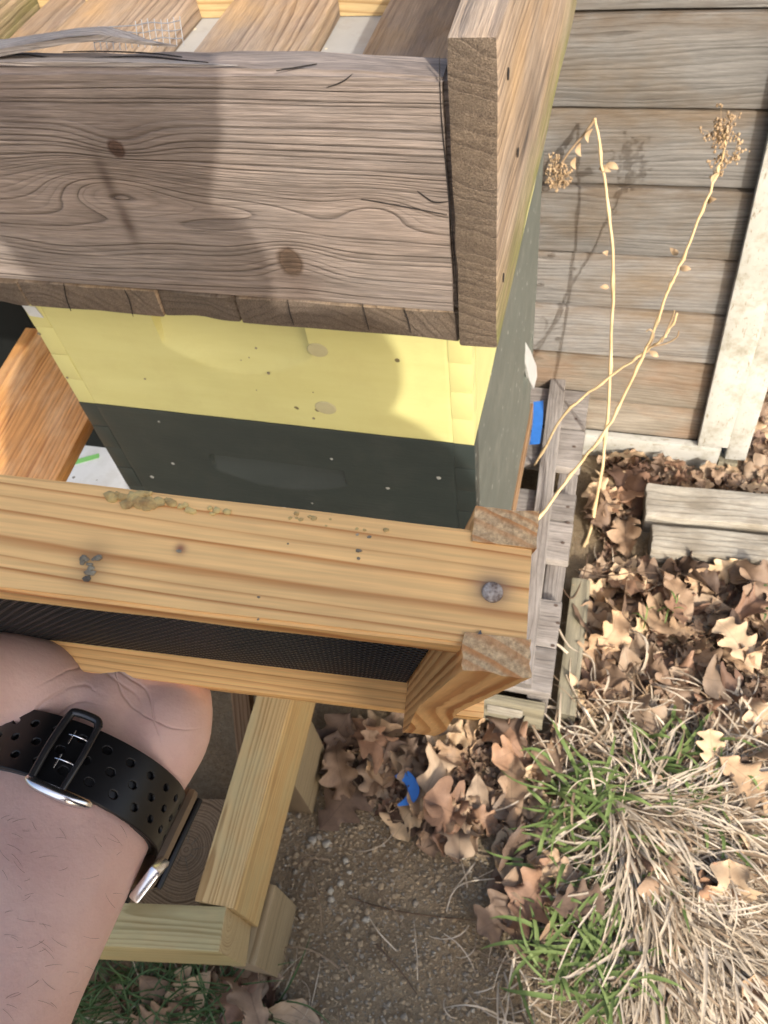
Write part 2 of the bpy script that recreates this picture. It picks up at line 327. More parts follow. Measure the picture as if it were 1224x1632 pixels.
def leafmat(name, c1, c2, tr=.15):
    s = NT(name, .62, .3); r = s.rnd()
    n = s.noise(s.obj, 45, 4, .65); col = s.mix(s.ramp(n, [(.3, 0), (.7, 1)]), c1, c2)
    x, y, z = s.sep(s.obj)
    ay = s.math('ABSOLUTE', y)
    vein = s.math('LESS_THAN', ay, .0007)
    ribs = s.math('LESS_THAN', s.math('FRACT', s.math('MULTIPLY', s.math('SUBTRACT', x, s.math('MULTIPLY', ay, .9)), 85)), .07)
    col = s.mix(s.math('MULTIPLY', mx(s, vein, s.math('MULTIPLY', ribs, .5)), .5), col, tuple(q * .5 for q in c1))
    v = s.math('MULTIPLY_ADD', r, .95, .45); col = s.mix(1., col, s.comb(v, v, s.math('MULTIPLY', v, s.math('MULTIPLY_ADD', r, -.15, 1.05))), 'MULTIPLY')
    s.color(col); s.bump(n, .0008)
    return s.m
M_leaf = [leafmat('tan_leaf', (.40, .275, .18), (.27, .175, .11)), leafmat('brown_leaf', (.23, .15, .10), (.14, .092, .062)),
          leafmat('pale_leaf', (.50, .37, .25), (.38, .265, .17)), leafmat('russet_leaf', (.30, .175, .11), (.20, .115, .075))]
def strawmat(name, a, b):
    s = NT(name, .6, .3); n = s.noise(s.obj, 24, 3); s.color(s.mix(s.ramp(n, [(.3, 0), (.7, 1)]), a, b)); return s.m
M_straw = strawmat('bleached_straw', (.66, .565, .435), (.38, .30, .205))
M_strawd = strawmat('brown_straw', (.30, .22, .14), (.19, .13, .08))
M_grass = strawmat('green_blade', (.165, .215, .065), (.09, .14, .035))
M_grassd = strawmat('dark_green_blade', (.075, .13, .04), (.04, .075, .024))
M_stalk = strawmat('dry_stalk', (.68, .53, .31), (.52, .37, .19))
M_seed = strawmat('seed_husk', (.45, .33, .20), (.28, .19, .11))
M_twig = strawmat('dark_twig', (.16, .10, .06), (.09, .06, .04))
M_stone = [plain('grey_stone', (.30, .255, .19), .8, var=.35, scale=300), plain('pale_stone', (.42, .38, .30), .8, var=.3, scale=300), plain('tan_stone', (.36, .275, .17), .85, var=.35, scale=300)]

def soilmat():
    s = NT('soil', .95, .1); n = s.noise(s.obj, 9, 6, .65); n2 = s.noise(s.obj, 120, 4, .7); n3 = s.noise(s.obj, 900, 2, .6)
    col = s.mix(s.ramp(n, [(.35, 0), (.68, 1)]), (.37, .28, .175), (.26, .19, .118))
    col = s.mix(s.ramp(n2, [(.42, 0), (.7, 1)]), col, (.42, .33, .21))
    col = s.mix(s.ramp(n3, [(.3, .6), (.5, 0)]), col, (.07, .05, .032))
    v = s.voronoi(s.obj, 190); c = s.sep(v.outputs['Color'])
    m = s.math('MULTIPLY', s.math('LESS_THAN', v.outputs['Distance'], .33), s.math('LESS_THAN', c[0], .3))
    col = s.mix(m, col, s.mix(c[1], (.24, .19, .13), (.40, .33, .23)))
    s.color(col)
    s.bump(s.math('ADD', s.math('ADD', s.math('MULTIPLY', n2, 1.2), s.math('MULTIPLY', n3, .5)), s.math('MULTIPLY', m, .5)), .007); return s.m
M_soil = soilmat()

# ------------------------------------------------------------------ setting: ground
def build_ground():
    N = 230; vs, fs = [], []
    def wv(t): return 1.5 * t + 40 * t ** 9
    for j in range(N + 1):
        for i in range(N + 1):
            x = wv(2 * i / N - 1) + .05; y = wv(2 * j / N - 1) + .1
            z = gfull(x, y)
            vs.append((x, y, z))
    for j in range(N):
        for i in range(N): a = j * (N + 1) + i; fs.append((a, a + 1, a + N + 2, a + N + 1))
    return setp(link('ground', mesh('ground', vs, fs, True), M_soil), kind='structure')
build_ground()

# ------------------------------------------------------------------ setting: shed wall
WY = .87
shed = empty('shed', (.0, WY, -1.15), 'grey weathered board shed wall with worn white corner trim', 'shed')
zs = [.55, .41, .27, .128, -.012, -.162, -.309, -.447, -.589, -.718, -.848, -.985, -1.09]
for i in range(len(zs) - 1):
    t, b = zs[i], zs[i + 1]; right = .325 + (-.36 - (t + b) / 2) * .042
    L = right + 2.2; m = frame_m(((right - 2.2) / 2, WY + .008 + (.0, .003, -.001, .002, .0005)[i % 5], (t + b) / 2), (1, 0, 0), (0, .004, 1))
    o = plank('siding_board', L, t - b - .0055, .018, m, M_barnw if i >= 10 else M_barn, shed, bev=.002, rough=.0012, nx=40, ny=3, seed=i, warp=.0015)
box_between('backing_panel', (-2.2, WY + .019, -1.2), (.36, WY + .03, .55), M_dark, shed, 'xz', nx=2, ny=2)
def tilted(name, px0, px1, w_, zt, zb, y0, th, mat):
    """upright board leaning like the photographed trim; px0/px1 left edge x at zb/zt"""
    a = V((px0, y0, zb)); b = V((px1, y0, zt)); d = (b - a).normalized(); s = V((d.z, 0, -d.x)); c = (a + b) / 2 + s * w_ / 2 + V((0, -th / 2, 0))
    return plank(name, (b - a).length, w_, th, frame_m(c, d, -s), mat, shed, bev=.002, rough=.001, nx=20, ny=3, seed=len(name))
tilted('corner_trim', .3545, .2775, .066, .55, -1.078, WY - .003, .022, M_trim)
tilted('corner_post', .423, .346, .045, .55, -1.12, WY + .003, .022, M_trim)
box_between('skirting_board', (-2.2, WY - .024, -1.19), (.408, WY - .004, -1.082), M_trim, shed, 'xz', rough=.0015, nx=40, ny=4, seed=3)
box_between('post_foot', (.410, WY - .026, -1.25), (.452, WY + .004, -1.122), M_palletd, shed, 'z', rough=.002, seed=4)
box_between('side_wall', (.425, WY + .03, -1.25), (.445, WY + 2.2, .55), M_barn, shed, 'yz', nx=6, ny=3)

# landscape timbers on the ground by the shed corner
for (x0, y0, y1, zt, lab, sd) in ((.245, .612, .70, -1.05, 'pale weathered timber lying by the white shed corner, nearest the wall', 1), (.262, .527, .595, -1.055, 'pale weathered timber lying in dead leaves, farther from the wall', 2)):
    o = plank('ground_timber', 1.5, y1 - y0, .075, frame_m((x0 + .75, (y0 + y1) / 2 + .03, zt - .0375), (1, .045, 0), (0, 1, 0)), M_timber, None, bev=.006, rough=.003, nx=40, ny=6, seed=sd, endrough=.006)
    setp(o, lab, 'timber', 'timbers on the ground')

# ------------------------------------------------------------------ pallet
pal = empty('pallet', (-.2, .45, -1.09), 'grey weathered wooden pallet lying on the leaves beside the beehive', 'pallet')
PR, PL = .1, -.75
for i, (y0, y1) in enumerate(((.118, .205), (.208, .306), (.398, .49), (.4935, .562), (.632, .74), (.744, .858))):
    box_between('deck_board', (PL, y0, -.972), (PR - .001 * (i % 2), y1, -.95 + .001 * (i % 2)), M_pallet, pal, 'x', bev=.003, rough=.0014, nx=16, ny=3, seed=20 + i, endrough=.0008)
for x0 in (PR - .042, -.33, PL + .005):
    box_between('stringer', (x0, .122, -1.082), (x0 + .038, .856, -.974), M_pallet, pal, 'yz', bev=.003, rough=.0016, nx=20, ny=4, seed=int(x0 * 100) + 60)
box_between('end_board', (PL, .1, -1.078), (PR - .008, .1155, -.985), M_palletd, pal, 'xz', bev=.002, rough=.0012, nx=12, ny=3, seed=31)
box_between('pallet_patch', (-.01, .0975, -1.035), (.055, .0992, -1.0), M_timber, pal, 'xz', bev=.0008, rough=.0004, nx=3, ny=2)
a, b = V((.0245, .872, -.939)), V((.048, .12, -.939))
plank('top_board', (a - b).length, .034, .02, frame_m((a + b) / 2, a - b, (-1, 0, 0)), M_pallet, pal, bev=.003, rough=.0014, nx=30, ny=3, seed=41)
for (u, v) in ((918, 668), (915, 712), (905, 808), (905, 833), (897, 865), (886, 965), (889, 993), (881, 1029)):
    p = onz(u, v, -.9495)
    link('nail', mesh('nail', *disc((0, 0, 0), (1, 0, 0), (0, 1, 0), .0042, .0032, .0012, 10)), M_rust, pal, M.Translation(p))
o = box_between('ground_timber', (.112, .13, -1.13), (.150, .43, -1.055), M_palletd, None, 'y', bev=.004, rough=.002, nx=20, ny=3, seed=12)
setp(o, 'olive brown timber edging the pallet beside the dead leaves', 'timber', 'timbers on the ground')

# ------------------------------------------------------------------ stand of treated lumber
st = empty('hive_stand', (-.31, -.25, -1.1), 'low stand of new treated lumber on short blocks below the hand', 'stand')
ZS = -.78
A, B = V((-.2835, -.4035, ZS)), V((-.4586, -.436, ZS))
d = (A - B).normalized(); nrm = V((-d.y, d.x, 0)); L = .62; c = A - d * L / 2 + nrm * .0275 - V((0, 0, .0725))
plank('front_rail', L, .145, .055, frame_m(c, d, (0, 0, 1)), M_standg, st, bev=.002, rough=.0005, nx=12, ny=4, seed=5)
fd = V((-.045, 1, 0)).normalized()
def rail(name, x_, y0, y1, mat, seed, wd=.058, hgt=.145, z=ZS - .0015):
    p0 = V((x_, y0, 0)); Lr = y1 - y0; c = p0 + fd * Lr / 2; c.z = z - hgt / 2
    return plank(name, Lr, hgt, wd, frame_m(c, fd, (0, 0, 1)), mat, st, bev=.002, rough=.0005, nx=12, ny=4, seed=seed)
sidem = rail('side_rail', -.312, -.351, .02, M_stand, 6)
rail('side_rail', -.82, -.43, .02, M_stand, 7)
plank('brace', .26, .09, .03, frame_m((-.40, -.06, -.90), (.5, -1, .05), (0, .2, 1)), M_brown, st, seed=8)
def block(x0, x1, y0, y1, s):
    p = V(((x0 + x1) / 2, (y0 + y1) / 2, -1.015))
    return plank('block', y1 - y0, .17, x1 - x0, frame_m(p, fd, (0, 0, 1)), M_block, st, bev=.002, rough=.0006, nx=5, ny=4, seed=s)
block(-.345, -.274, -.40, -.288, 9); block(-.36, -.296, -.135, -.02, 10); block(-.85, -.79, -.44, -.33, 11)
# square post with cracked end grain standing inside the stand
pz = -.97
po = plank('post', .15, .155, .17, frame_m((-.455, -.262, pz - .075), (0, 0, 1), (.98, .17, 0)), M_post, None, bev=.003, rough=.0008, nx=4, ny=4, seed=3)
setp(po, 'short square post showing cracked brown end grain inside the stand', 'post')
mb = MB()
for k in range(9):
    q = k * .7 + .2; l = random.uniform(.03, .07); w0 = .0009
    p0 = V((math.cos(q) * .012, math.sin(q) * .012, 0)); p1 = V((math.cos(q + .15) * l, math.sin(q + .15) * l, 0)); s = V((-math.sin(q), math.cos(q), 0)) * w0
    mb.add(([p0 + s, p0 - s, p1, p0 + s + V((0, 0, .0006)), p0 - s + V((0, 0, .0006)), p1 + V((0, 0, .0006))], [(3, 4, 5), (0, 3, 5, 2), (4, 1, 2, 5)]))
link('crack', mb.mesh('crack'), M_debris, po, M.Translation((-.455, -.262, pz + .0006)))

# ------------------------------------------------------------------ beehive
HW, HD = .413, .508
hive = empty('beehive', (-.2, .25, -.76), 'painted wooden beehive with a yellow box on dark green boxes', 'beehive')
def hold_depth(x, z, cx, zt, w_, ze, zm, D=.024):
    """depth of the scooped hand hold at (x,z): flat top edge zt, bottom arc from ze at the ends to zm in the middle"""
    u = (x - cx) / (w_ / 2)
    if abs(u) > 1: return 0
    zb = ze + (zm - ze) * (1 - abs(u) ** 2.0)
    if z > zt or z < zb: return 0
    return D * (z - zb) / (zt - zm) + .0006
def front_panel(name, x0, x1, z0, z1, hold, mat, y=0., th=.03, step=.0025):
    nx, nz = int((x1 - x0) / step), int((z1 - z0) / step); vs, fs = [], []
    for j in range(nz + 1):
        for i in range(nx + 1):
            x = x0 + (x1 - x0) * i / nx; z = z0 + (z1 - z0) * j / nz
            dd = hold_depth(x, z, *hold) if hold else 0
            e = min(i, nx - i, j, nz - j); rd = .0004 if e == 0 else 0
            vs.append((x, y + dd + rd + .0005 * MN.noise(V((x * 30, z * 30, 1))), z))
    W_ = nx + 1
    for j in range(nz):
        for i in range(nx): a_ = j * W_ + i; fs.append((a_, a_ + 1, a_ + W_ + 1, a_ + W_))
    b = len(vs); vs += [(x0, y + th, z0), (x1, y + th, z0), (x1, y + th, z1), (x0, y + th, z1)]
    fs += [(b + 3, b + 2, b + 1, b)]
    fs.append(tuple([b, b + 1] + [i for i in range(nx, -1, -1)])); fs.append(tuple([b + 2, b + 3] + [nz * W_ + i for i in range(nx + 1)]))
    fs.append(tuple([b + 1, b + 2] + [j * W_ + nx for j in range(nz, -1, -1)])); fs.append(tuple([b + 3, b] + [j * W_ for j in range(nz + 1)]))
    return link(name, mesh(name, vs, fs, ang=32), mat, hive)
def super_box(z0, z1, mat, hold, fingers, e=0):
    front_panel('front_panel', -HW + .0193, -.0193, z0 + .0004, z1 - .0004, hold, mat, -e)
    nf = fingers; h = (z1 - z0) / nf
    for k in range(nf):
        a_, b_ = z0 + k * h + .0002, z0 + (k + 1) * h - .0002
        for xs in ((-.0192, e), (-HW - e, -HW + .0192)):
            # odd fingers belong to the side panel, even ones to the front panel
            pr_ = .0003 if k % 2 else .0
            box_between('finger_joint', (xs[0], -e - pr_, a_), (xs[1], .019, b_), mat, hive, 'xz', bev=.0004, rough=.0002, nx=2, ny=2, seed=k)
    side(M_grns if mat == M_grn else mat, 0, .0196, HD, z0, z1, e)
    box_between('side_panel', (-HW - e, .0196, z0 + .0006), (-HW + .019, HD, z1 - .0006), mat, hive, 'yz', bev=.001, rough=.0004, nx=6, ny=3)
    box_between('back_panel', (-HW + .0195, HD - .02, z0 + .0006), (-.0195, HD, z1 - .0006), mat, hive, 'xz', bev=.001, rough=.0004, nx=6, ny=3)
def side(mat, xr, y0, y1, z0, z1, e, hold=None):
    step = .004; ny, nz = int((y1 - y0) / step), int((z1 - z0) / step); vs, fs = [], []
    for j in range(nz + 1):
        for i in range(ny + 1):
            y = y0 + (y1 - y0) * i / ny; z = z0 + (z1 - z0) * j / nz; dd = 0
            if z0 < -.6: dd = hold_depth(y, z, .435, -.462, .105, -.49, -.535, .0165)
            vs.append((xr + e - dd + .0006 * MN.noise(V((y * 14, z * 14, 5))), y, z))
    W_ = ny + 1
    for j in range(nz):
        for i in range(ny): a_ = j * W_ + i; fs.append((a_, a_ + 1, a_ + W_ + 1, a_ + W_))
    b = len(vs); vs += [(-.019, y0, z0), (-.019, y1, z0), (-.019, y1, z1), (-.019, y0, z1)]
    fs += [(b + 3, b + 2, b + 1, b)]
    fs.append(tuple([b, b + 1] + [i for i in range(ny, -1, -1)])); fs.append(tuple([b + 2, b + 3] + [nz * W_ + i for i in range(ny + 1)]))
    fs.append(tuple([b + 1, b + 2] + [j * W_ + ny for j in range(nz, -1, -1)])); fs.append(tuple([b + 3, b] + [j * W_ for j in range(nz + 1)]))
    return link('side_panel', mesh('side_panel', vs, fs, ang=32), mat, hive)
super_box(-.168, 0, M_yel, (-.2115, -.028, .143, -.074, -.102), 5)
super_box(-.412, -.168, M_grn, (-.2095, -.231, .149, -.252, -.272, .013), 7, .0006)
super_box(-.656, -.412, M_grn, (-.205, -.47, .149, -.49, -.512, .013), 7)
box_between('bottom_board', (-HW, -.02, -.70), (.004, HD + .02, -.657), M_brown, hive, 'y', nx=6, ny=4)
for x0 in (-HW + .02, -.11): box_between('riser', (x0, .14, -.949), (x0 + .09, HD, -.701), M_brown, hive, 'yz', nx=4, ny=3)
for (u, v, rx, rz) in ((506, 558, .0095, .0078), (519, 650, .0105, .0085)):
    p = ony(u, v, -.0002); link('filler_patch', mesh('filler_patch', *disc((0, 0, 0), (1, 0, 0), (0, 0, 1), rx, rz, .0006, 24)), M_patch, hive, M.Translation(p))
mb = MB(); mb.add(([V((0, 0, 0)), V((.014, -.0006, -.001)), V((.0165, -.0004, -.0135)), V((.002, 0, -.0125)), V((0, .0006, 0)), V((.014, .0004, -.001)), V((.0165, .0004, -.0135)), V((.002, .0006, -.0125))],
    [(3, 2, 1, 0), (0, 1, 5, 4), (1, 2, 6, 5), (2, 3, 7, 6), (3, 0, 4, 7)]))
link('white_chip', mb.mesh('white_chip'), M_white, hive, M.Translation((-.4125, -.0012, -.0405)))
for (u, v, s_) in ((408, 555, .0013), (428, 595, .0017), (397, 570, .0008), (500, 667, .0015), (62, 532, .0018), (107, 602, .0016), (384, 574, .0008), (409, 622, .0007), (231, 604, .0012)):
    p = ony(u, v, -.0012 if v < 620 else -.001); link('speck', mesh('speck', *ico(s_, .4, 1, (1, .4, 1.2), u)), M_debris, hive, M.Translation(p))

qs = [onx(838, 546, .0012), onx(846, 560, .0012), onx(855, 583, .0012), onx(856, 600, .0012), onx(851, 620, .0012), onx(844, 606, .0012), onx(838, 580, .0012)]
link('highlight_patch', mesh('highlight_patch', qs + [q_ - V((.004, 0, 0)) for q_ in qs], [tuple(range(7))] + [(i, 7 + i, 7 + (i + 1) % 7, (i + 1) % 7) for i in range(7)]), plain('pale_highlight', (.62, .63, .62), .3), hive)  # pale patch painted as the bright highlight at the side hand hold
# inner cover on top of the yellow box
ic = box_between('inner_cover', (-HW + .004, .004, .0008), (-.004, HD - .004, .0016), M_sheet, None, 'x', bev=0, rough=0, nx=2, ny=2)
setp(ic, 'grey debris flecked sheet seen between the planks inside the weathered box', 'cover')

# ------------------------------------------------------------------ weathered box on top
lid = empty('weathered_box', (-.2, .2, .002), 'open weathered grey brown wooden box on top of the beehive', 'box')
LF, LB, LR = -.05, .49, .0295
Z0, ZF, ZT = .0022, .0268, .1915
for i, (x0, x1, dy) in enumerate(((-.60, -.552, .0), (-.547, -.405, .0), (-.3535, -.232, 0.0), (-.167, .0012, 0.))):
    box_between('bottom_plank', (x0, LF + dy + .001, Z0), (x1, LB - .022, ZF), M_bottom, lid, 'y', bev=.0018, rough=.0013, nx=24, ny=6, seed=50 + i, endrough=.0014)
for (x0, x1, dy) in ((-.2315, -.1675, .0035), (-.4045, -.354, .002)):
    box_between('filler_strip', (x0, LF + dy, Z0), (x1, LF + .045, ZF - .001), M_bottom, lid, 'y', bev=.002, rough=.0022, nx=4, ny=8, seed=77, endrough=.0025)
def front_board():
    x0, x1 = -.62, .0019; cx = -.31
    L = x1 - x0; zc = (ZF + .0008 + ZT) / 2; H = ZT - ZF - .0016
    bm = bmesh.new(); bmesh.ops.create_cube(bm, size=1); T = .024
    for v in bm.verts: v.co = V((v.co.x * L, v.co.y * H, v.co.z * T))
    bmesh.ops.bevel(bm, geom=bm.edges[:], offset=.003, segments=3, affect='EDGES')
    for i in range(1, 90): bmesh.ops.bisect_plane(bm, geom=bm.verts[:] + bm.edges[:] + bm.faces[:], plane_co=(-L / 2 + L * i / 90, 0, 0), plane_no=(1, 0, 0))
    for i in range(1, 26): bmesh.ops.bisect_plane(bm, geom=bm.verts[:] + bm.edges[:] + bm.faces[:], plane_co=(0, -H / 2 + H * i / 26, 0), plane_no=(0, 1, 0))
    for v in bm.verts:
        x, y, z = v.co
        v.co += MN.noise_vector(V((x * 9, y * 40, z * 60))) * .0008
        top = max(0, (y - H / 2 + .012) / .012)
        if top > 0:
            v.co.y += top * (.0016 * MN.noise(V((x * 12, z * 200, 2))) + .001 * MN.noise(V((x * 40, z * 300, 7))))
            if x > L / 2 - .1: v.co.y -= top * .004 * ((x - L / 2 + .1) / .1) ** 2
    return bm_done(bm, 'front_board', 50)
fb_c = V((-.3094, LF + .012, (ZF + ZT) / 2))
fbm = frame_m(fb_c, (1, 0, 0), (0, 0, 1))
me = front_board()
fb = link('front_board', me, M_front, lid, fbm)
# torn splinters and open cracks along its top edge
def splinter(name, pts, wd, th, mat, par):
    vs, fs = [], []
    n = len(pts)
    for i, (p, k) in enumerate(zip(pts, wd)):
        p = V(p)
        for a_, b_ in ((-1, -1), (1, -1), (1.0, .6), (.1, 1), (-1, .8)): vs.append(p + V((0, a_ * k, b_ * th * (k / max(wd)) ** .5)))
    for i in range(n - 1):
        for k in range(5): fs.append((i * 5 + k, i * 5 + (k + 1) % 5, (i + 1) * 5 + (k + 1) % 5, (i + 1) * 5 + k))
    fs.append((4, 3, 2, 1, 0)); fs.append(tuple((n - 1) * 5 + k for k in range(5)))
    return link(name, mesh(name, vs, fs, ang=30), mat, par)
M_spl = wood('grey_splinter', (.30, .255, .215), (.13, .10, .08), freq=500, cy=.2, fine=.6, greyc=(.3, .27, .24), greya=.5, bump=.001)
sp = [(-.42, -.036, .206), (-.33, -.036, .2075), (-.28, -.035, .209), (-.25, -.0345, .2125), (-.225, -.034, .2155), (-.205, -.034, .2165), (-.19, -.034, .214), (-.178, -.0345, .2115), (-.160, -.035, .2095)]
sp = [(x_, y_, z_ - .0125) for x_, y_, z_ in sp]
splinter('splinter', sp, [.009, .0088, .008, .0068, .0062, .0058, .0038, .0016, .0004], .0024, M_spl, fb)
splinter('splinter', [(-.30, -.0435, ZT), (-.24, -.0438, ZT + .0012), (-.18, -.044, ZT + .0008), (-.12, -.0445, ZT - .001)], [.0016, .0034, .0028, .0004], .0014, M_spl, fb)
M_crackd = plain('open_crack', (.022, .017, .014), .9)
def crack(pts, w_, par, nrm):
    vs, fs = [], []; pts = [V(p) for p in pts]; nrm = V(nrm)
    for i, p in enumerate(pts):
        t = (pts[min(i + 1, len(pts) - 1)] - pts[max(i - 1, 0)]).normalized(); s = t.cross(nrm) * w_ * (math.sin(math.pi * (i + .3) / (len(pts) - .4)) ** .6)
        vs += [p + s, p - s, p - s - nrm * .0006, p + s - nrm * .0006]
    for i in range(len(pts) - 1):
        a_ = i * 4; fs += [(a_, a_ + 1, a_ + 5, a_ + 4), (a_ + 1, a_ + 2, a_ + 6, a_ + 5), (a_ + 3, a_, a_ + 4, a_ + 7)]
    return link('crack', mesh('crack', vs, fs), M_crackd, par)
def zpts(pix, z): return spline([onz(u, v, z) for u, v in pix], 5)
crack(zpts([(0, 87), (40, 86), (90, 92), (160, 91), (230, 89), (300, 96), (332, 99)], ZT + .0007), .0005, fb, (0, 0, 1))
crack(zpts([(100, 82), (160, 81), (240, 84), (290, 90)], ZT + .0008), .0003, fb, (0, 0, 1))
crack(zpts([(440, 112), (470, 107), (505, 101)], ZT + .0006), .0003, fb, (0, 0, 1))
def ypts(pix, y): return spline([ony(u, v, y) for u, v in pix], 5)
YF = LF - .0006
crack(ypts([(700, 90), (703, 180), (712, 280), (722, 380), (730, 492)], YF), .00035, fb, (0, -1, 0))
crack(ypts([(575, 318), (600, 322), (650, 331), (712, 343)], YF), .0003, fb, (0, -1, 0))
crack(ypts([(520, 140), (545, 131), (562, 118)], YF), .0003, fb, (0, -1, 0))
crack(ypts([(665, 305), (690, 322), (714, 322)], YF), .0004, fb, (0, -1, 0))
for pix in ([(101, 452), (106, 478), (113, 496)], [(198, 462), (206, 480), (212, 505)], [(458, 478), (462, 500), (468, 518)], [(577, 484), (583, 508), (588, 527)], [(643, 490), (650, 510), (655, 530)]):
    crack(ypts(pix, LF - .0003), .00028, lid, (0, -1, 0))
def knot_plug(u, v, rx, rz, par, y=YF):
    p = ony(u, v, y + .0004); link('knot', mesh('knot', *disc((0, 0, 0), (1, 0, 0), (0, 0, 1), rx, rz, .0009, 22)), M_knot, par, M.Translation(p))
M_knot = wood('dark_knot', (.17, .105, .075), (.06, .036, .027), freq=900, cy=0, cz=.0, warp=.001, randc=0, fine=.6, bump=.0012, rough=.85)
# side and back boards
sb = plank('side_board', LB - LF + .004, .2072, .0268, frame_m((.0158, (LB + LF) / 2 - .002, .0022 + .1036), (0, 1, 0), (0, 0, 1)), M_side, lid, bev=.0022, rough=.0012, nx=40, ny=10, seed=61, endrough=.0014)
box_between('side_board', (-.647, LF, Z0), (-.6215, LB, .2095), M_side, lid, 'yz', bev=.0022, rough=.001, nx=20, ny=6, seed=62)
box_between('back_board', (-.6205, LB - .0215, Z0), (.0015, LB, ZT), M_pale, lid, 'xz', bev=.002, rough=.001, nx=20, ny=6, seed=63)
p = ony(787, 157, 0);
for (yy, zz) in ((-.02, .175), (.03, .10), (-.03, .045)):
    link('nail_hole', mesh('nail_hole', *disc((0, 0, 0), (0, 1, 0), (0, 0, 1), .0025, .0035, .0006, 12)), M_crackd, sb, M.Translation((.0295, yy, zz)))
p = ony(752, 300, -.0535); link('nail_head', mesh('nail_head', *disc((0, 0, 0), (1, 0, 0), (0, 0, 1), .0045, .0045, .0008, 16)), plain('rust_spot', (.22, .115, .055), .9), sb, M.Translation(p))

# scrap of hardware cloth behind the front board
def hardware_cloth():
    mb = MB(); nx, nz = 14, 3; s = .0042
    o = ony(150, 68, -.016); ux = V((1, .06, .02)); uz = V((-.1, .55, .83)).normalized()
    def P(i, j): return o + ux * (i * s) + uz * (j * s) + V((0, 0, .0006 * math.sin(i * 1.3 + j)))
    def top(i): return 1.3 + 1.2 * max(0, math.sin(i * .9)) if i < 7 else 2.6
    for i in range(nx + 1): mb.add(tube([P(i, k * .5 - 1) for k in range(int(top(i) * 2) + 3)], .0003, 5))
    for j in range(nz): mb.add(tube([P(i, j) for i in range(nx + 1) if j <= top(i)], .0003, 5))
    return setp(link('wire_mesh', mb.mesh('wire_mesh'), M_wire), 'ragged scrap of galvanized wire mesh behind the front board of the weathered box', 'wire mesh')
hardware_cloth()

# ------------------------------------------------------------------ neighbour pieces at the far left
zo = -.42
q = [onz(u, v, zo) for u, v in ((48, 529), (0, 587), (139, 671), (89, 764))]
dv = V((.0, 1, 0)); ex = q[2].x + .001
o = plank('stained_plank', .95, .195, .022, frame_m((ex - .110, .36, zo - .011), (-.02, 1, .05), (-1, 0, 0)), M_orange, None, bev=.002, rough=.0006, nx=12, ny=4, seed=70)
setp(o, 'orange stained wooden plank left of the beehive, partly in its shadow', 'plank')
nb = empty('void_box', (-.95, .5, -1.1), 'added near-black box standing in for deep shade behind the orange plank', 'box')  # box added and coloured near black to fill the dark void
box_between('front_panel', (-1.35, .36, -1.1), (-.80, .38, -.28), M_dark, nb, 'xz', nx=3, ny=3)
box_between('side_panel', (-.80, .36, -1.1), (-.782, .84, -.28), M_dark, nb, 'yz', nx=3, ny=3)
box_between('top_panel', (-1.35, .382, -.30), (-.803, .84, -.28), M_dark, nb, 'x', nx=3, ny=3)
wz = -.72
wb = empty('white_board', (-.8, .3, wz), 'white painted board with green tape between the orange plank and the hive', 'board')
box_between('panel', (-.99, .05, wz - .02), (-.70, .52, wz), M_white, wb, 'x', bev=.003, nx=4, ny=4)
p0, p1 = onz(118, 737, wz + .001), onz(158, 726, wz + .001)
plank('tape', (p1 - p0).length, .012, .0006, frame_m((p0 + p1) / 2, p1 - p0, z=(0, 0, 1)), M_gtape, wb, bev=0, rough=.0002, nx=4, ny=2)
box_between('leg', (-.97, .1, -1.1), (-.93, .45, wz - .021), M_brown, wb, 'z', nx=3, ny=3)
box_between('leg', (-.79, .1, -1.1), (-.75, .45, wz - .021), M_brown, wb, 'z', nx=3, ny=3)
# ------------------------------------------------------------------ hive frame held in the hand
def camv(x, y, z): return CAMR @ V((x, y, z))
FO = near(843, 946, .128)
fw = camv(-.041, -.315, -1).normalized()
fu = camv(1, -.119, 0); fu = (fu - fw * fu.dot(fw)).normalized()
fv = fw.cross(fu);
if fv.dot(camv(0, -1, 0)) < 0: fv = -fv
FM = M((fu, fv, fw)).transposed().to_4x4(); FM.translation = FO
if FM.to_3x3().determinant() < 0: raise RuntimeError('frame axes')
def F(u, v, w_): return FM @ V((u, v, w_))
hf = empty('framed_comb', FO, 'honey coloured pine hive frame with black foundation held in the left hand', 'hive frame')
FL = .448
def fbar(name, u0, u1, v0, v1, w0, w1, mat, **k):
    c = FM @ V(((u0 + u1) / 2, (v0 + v1) / 2, (w0 + w1) / 2))
    m = FM.copy(); m.translation = c
    return plank(name, u1 - u0, v1 - v0, w1 - w0, m, mat, hf, **k)
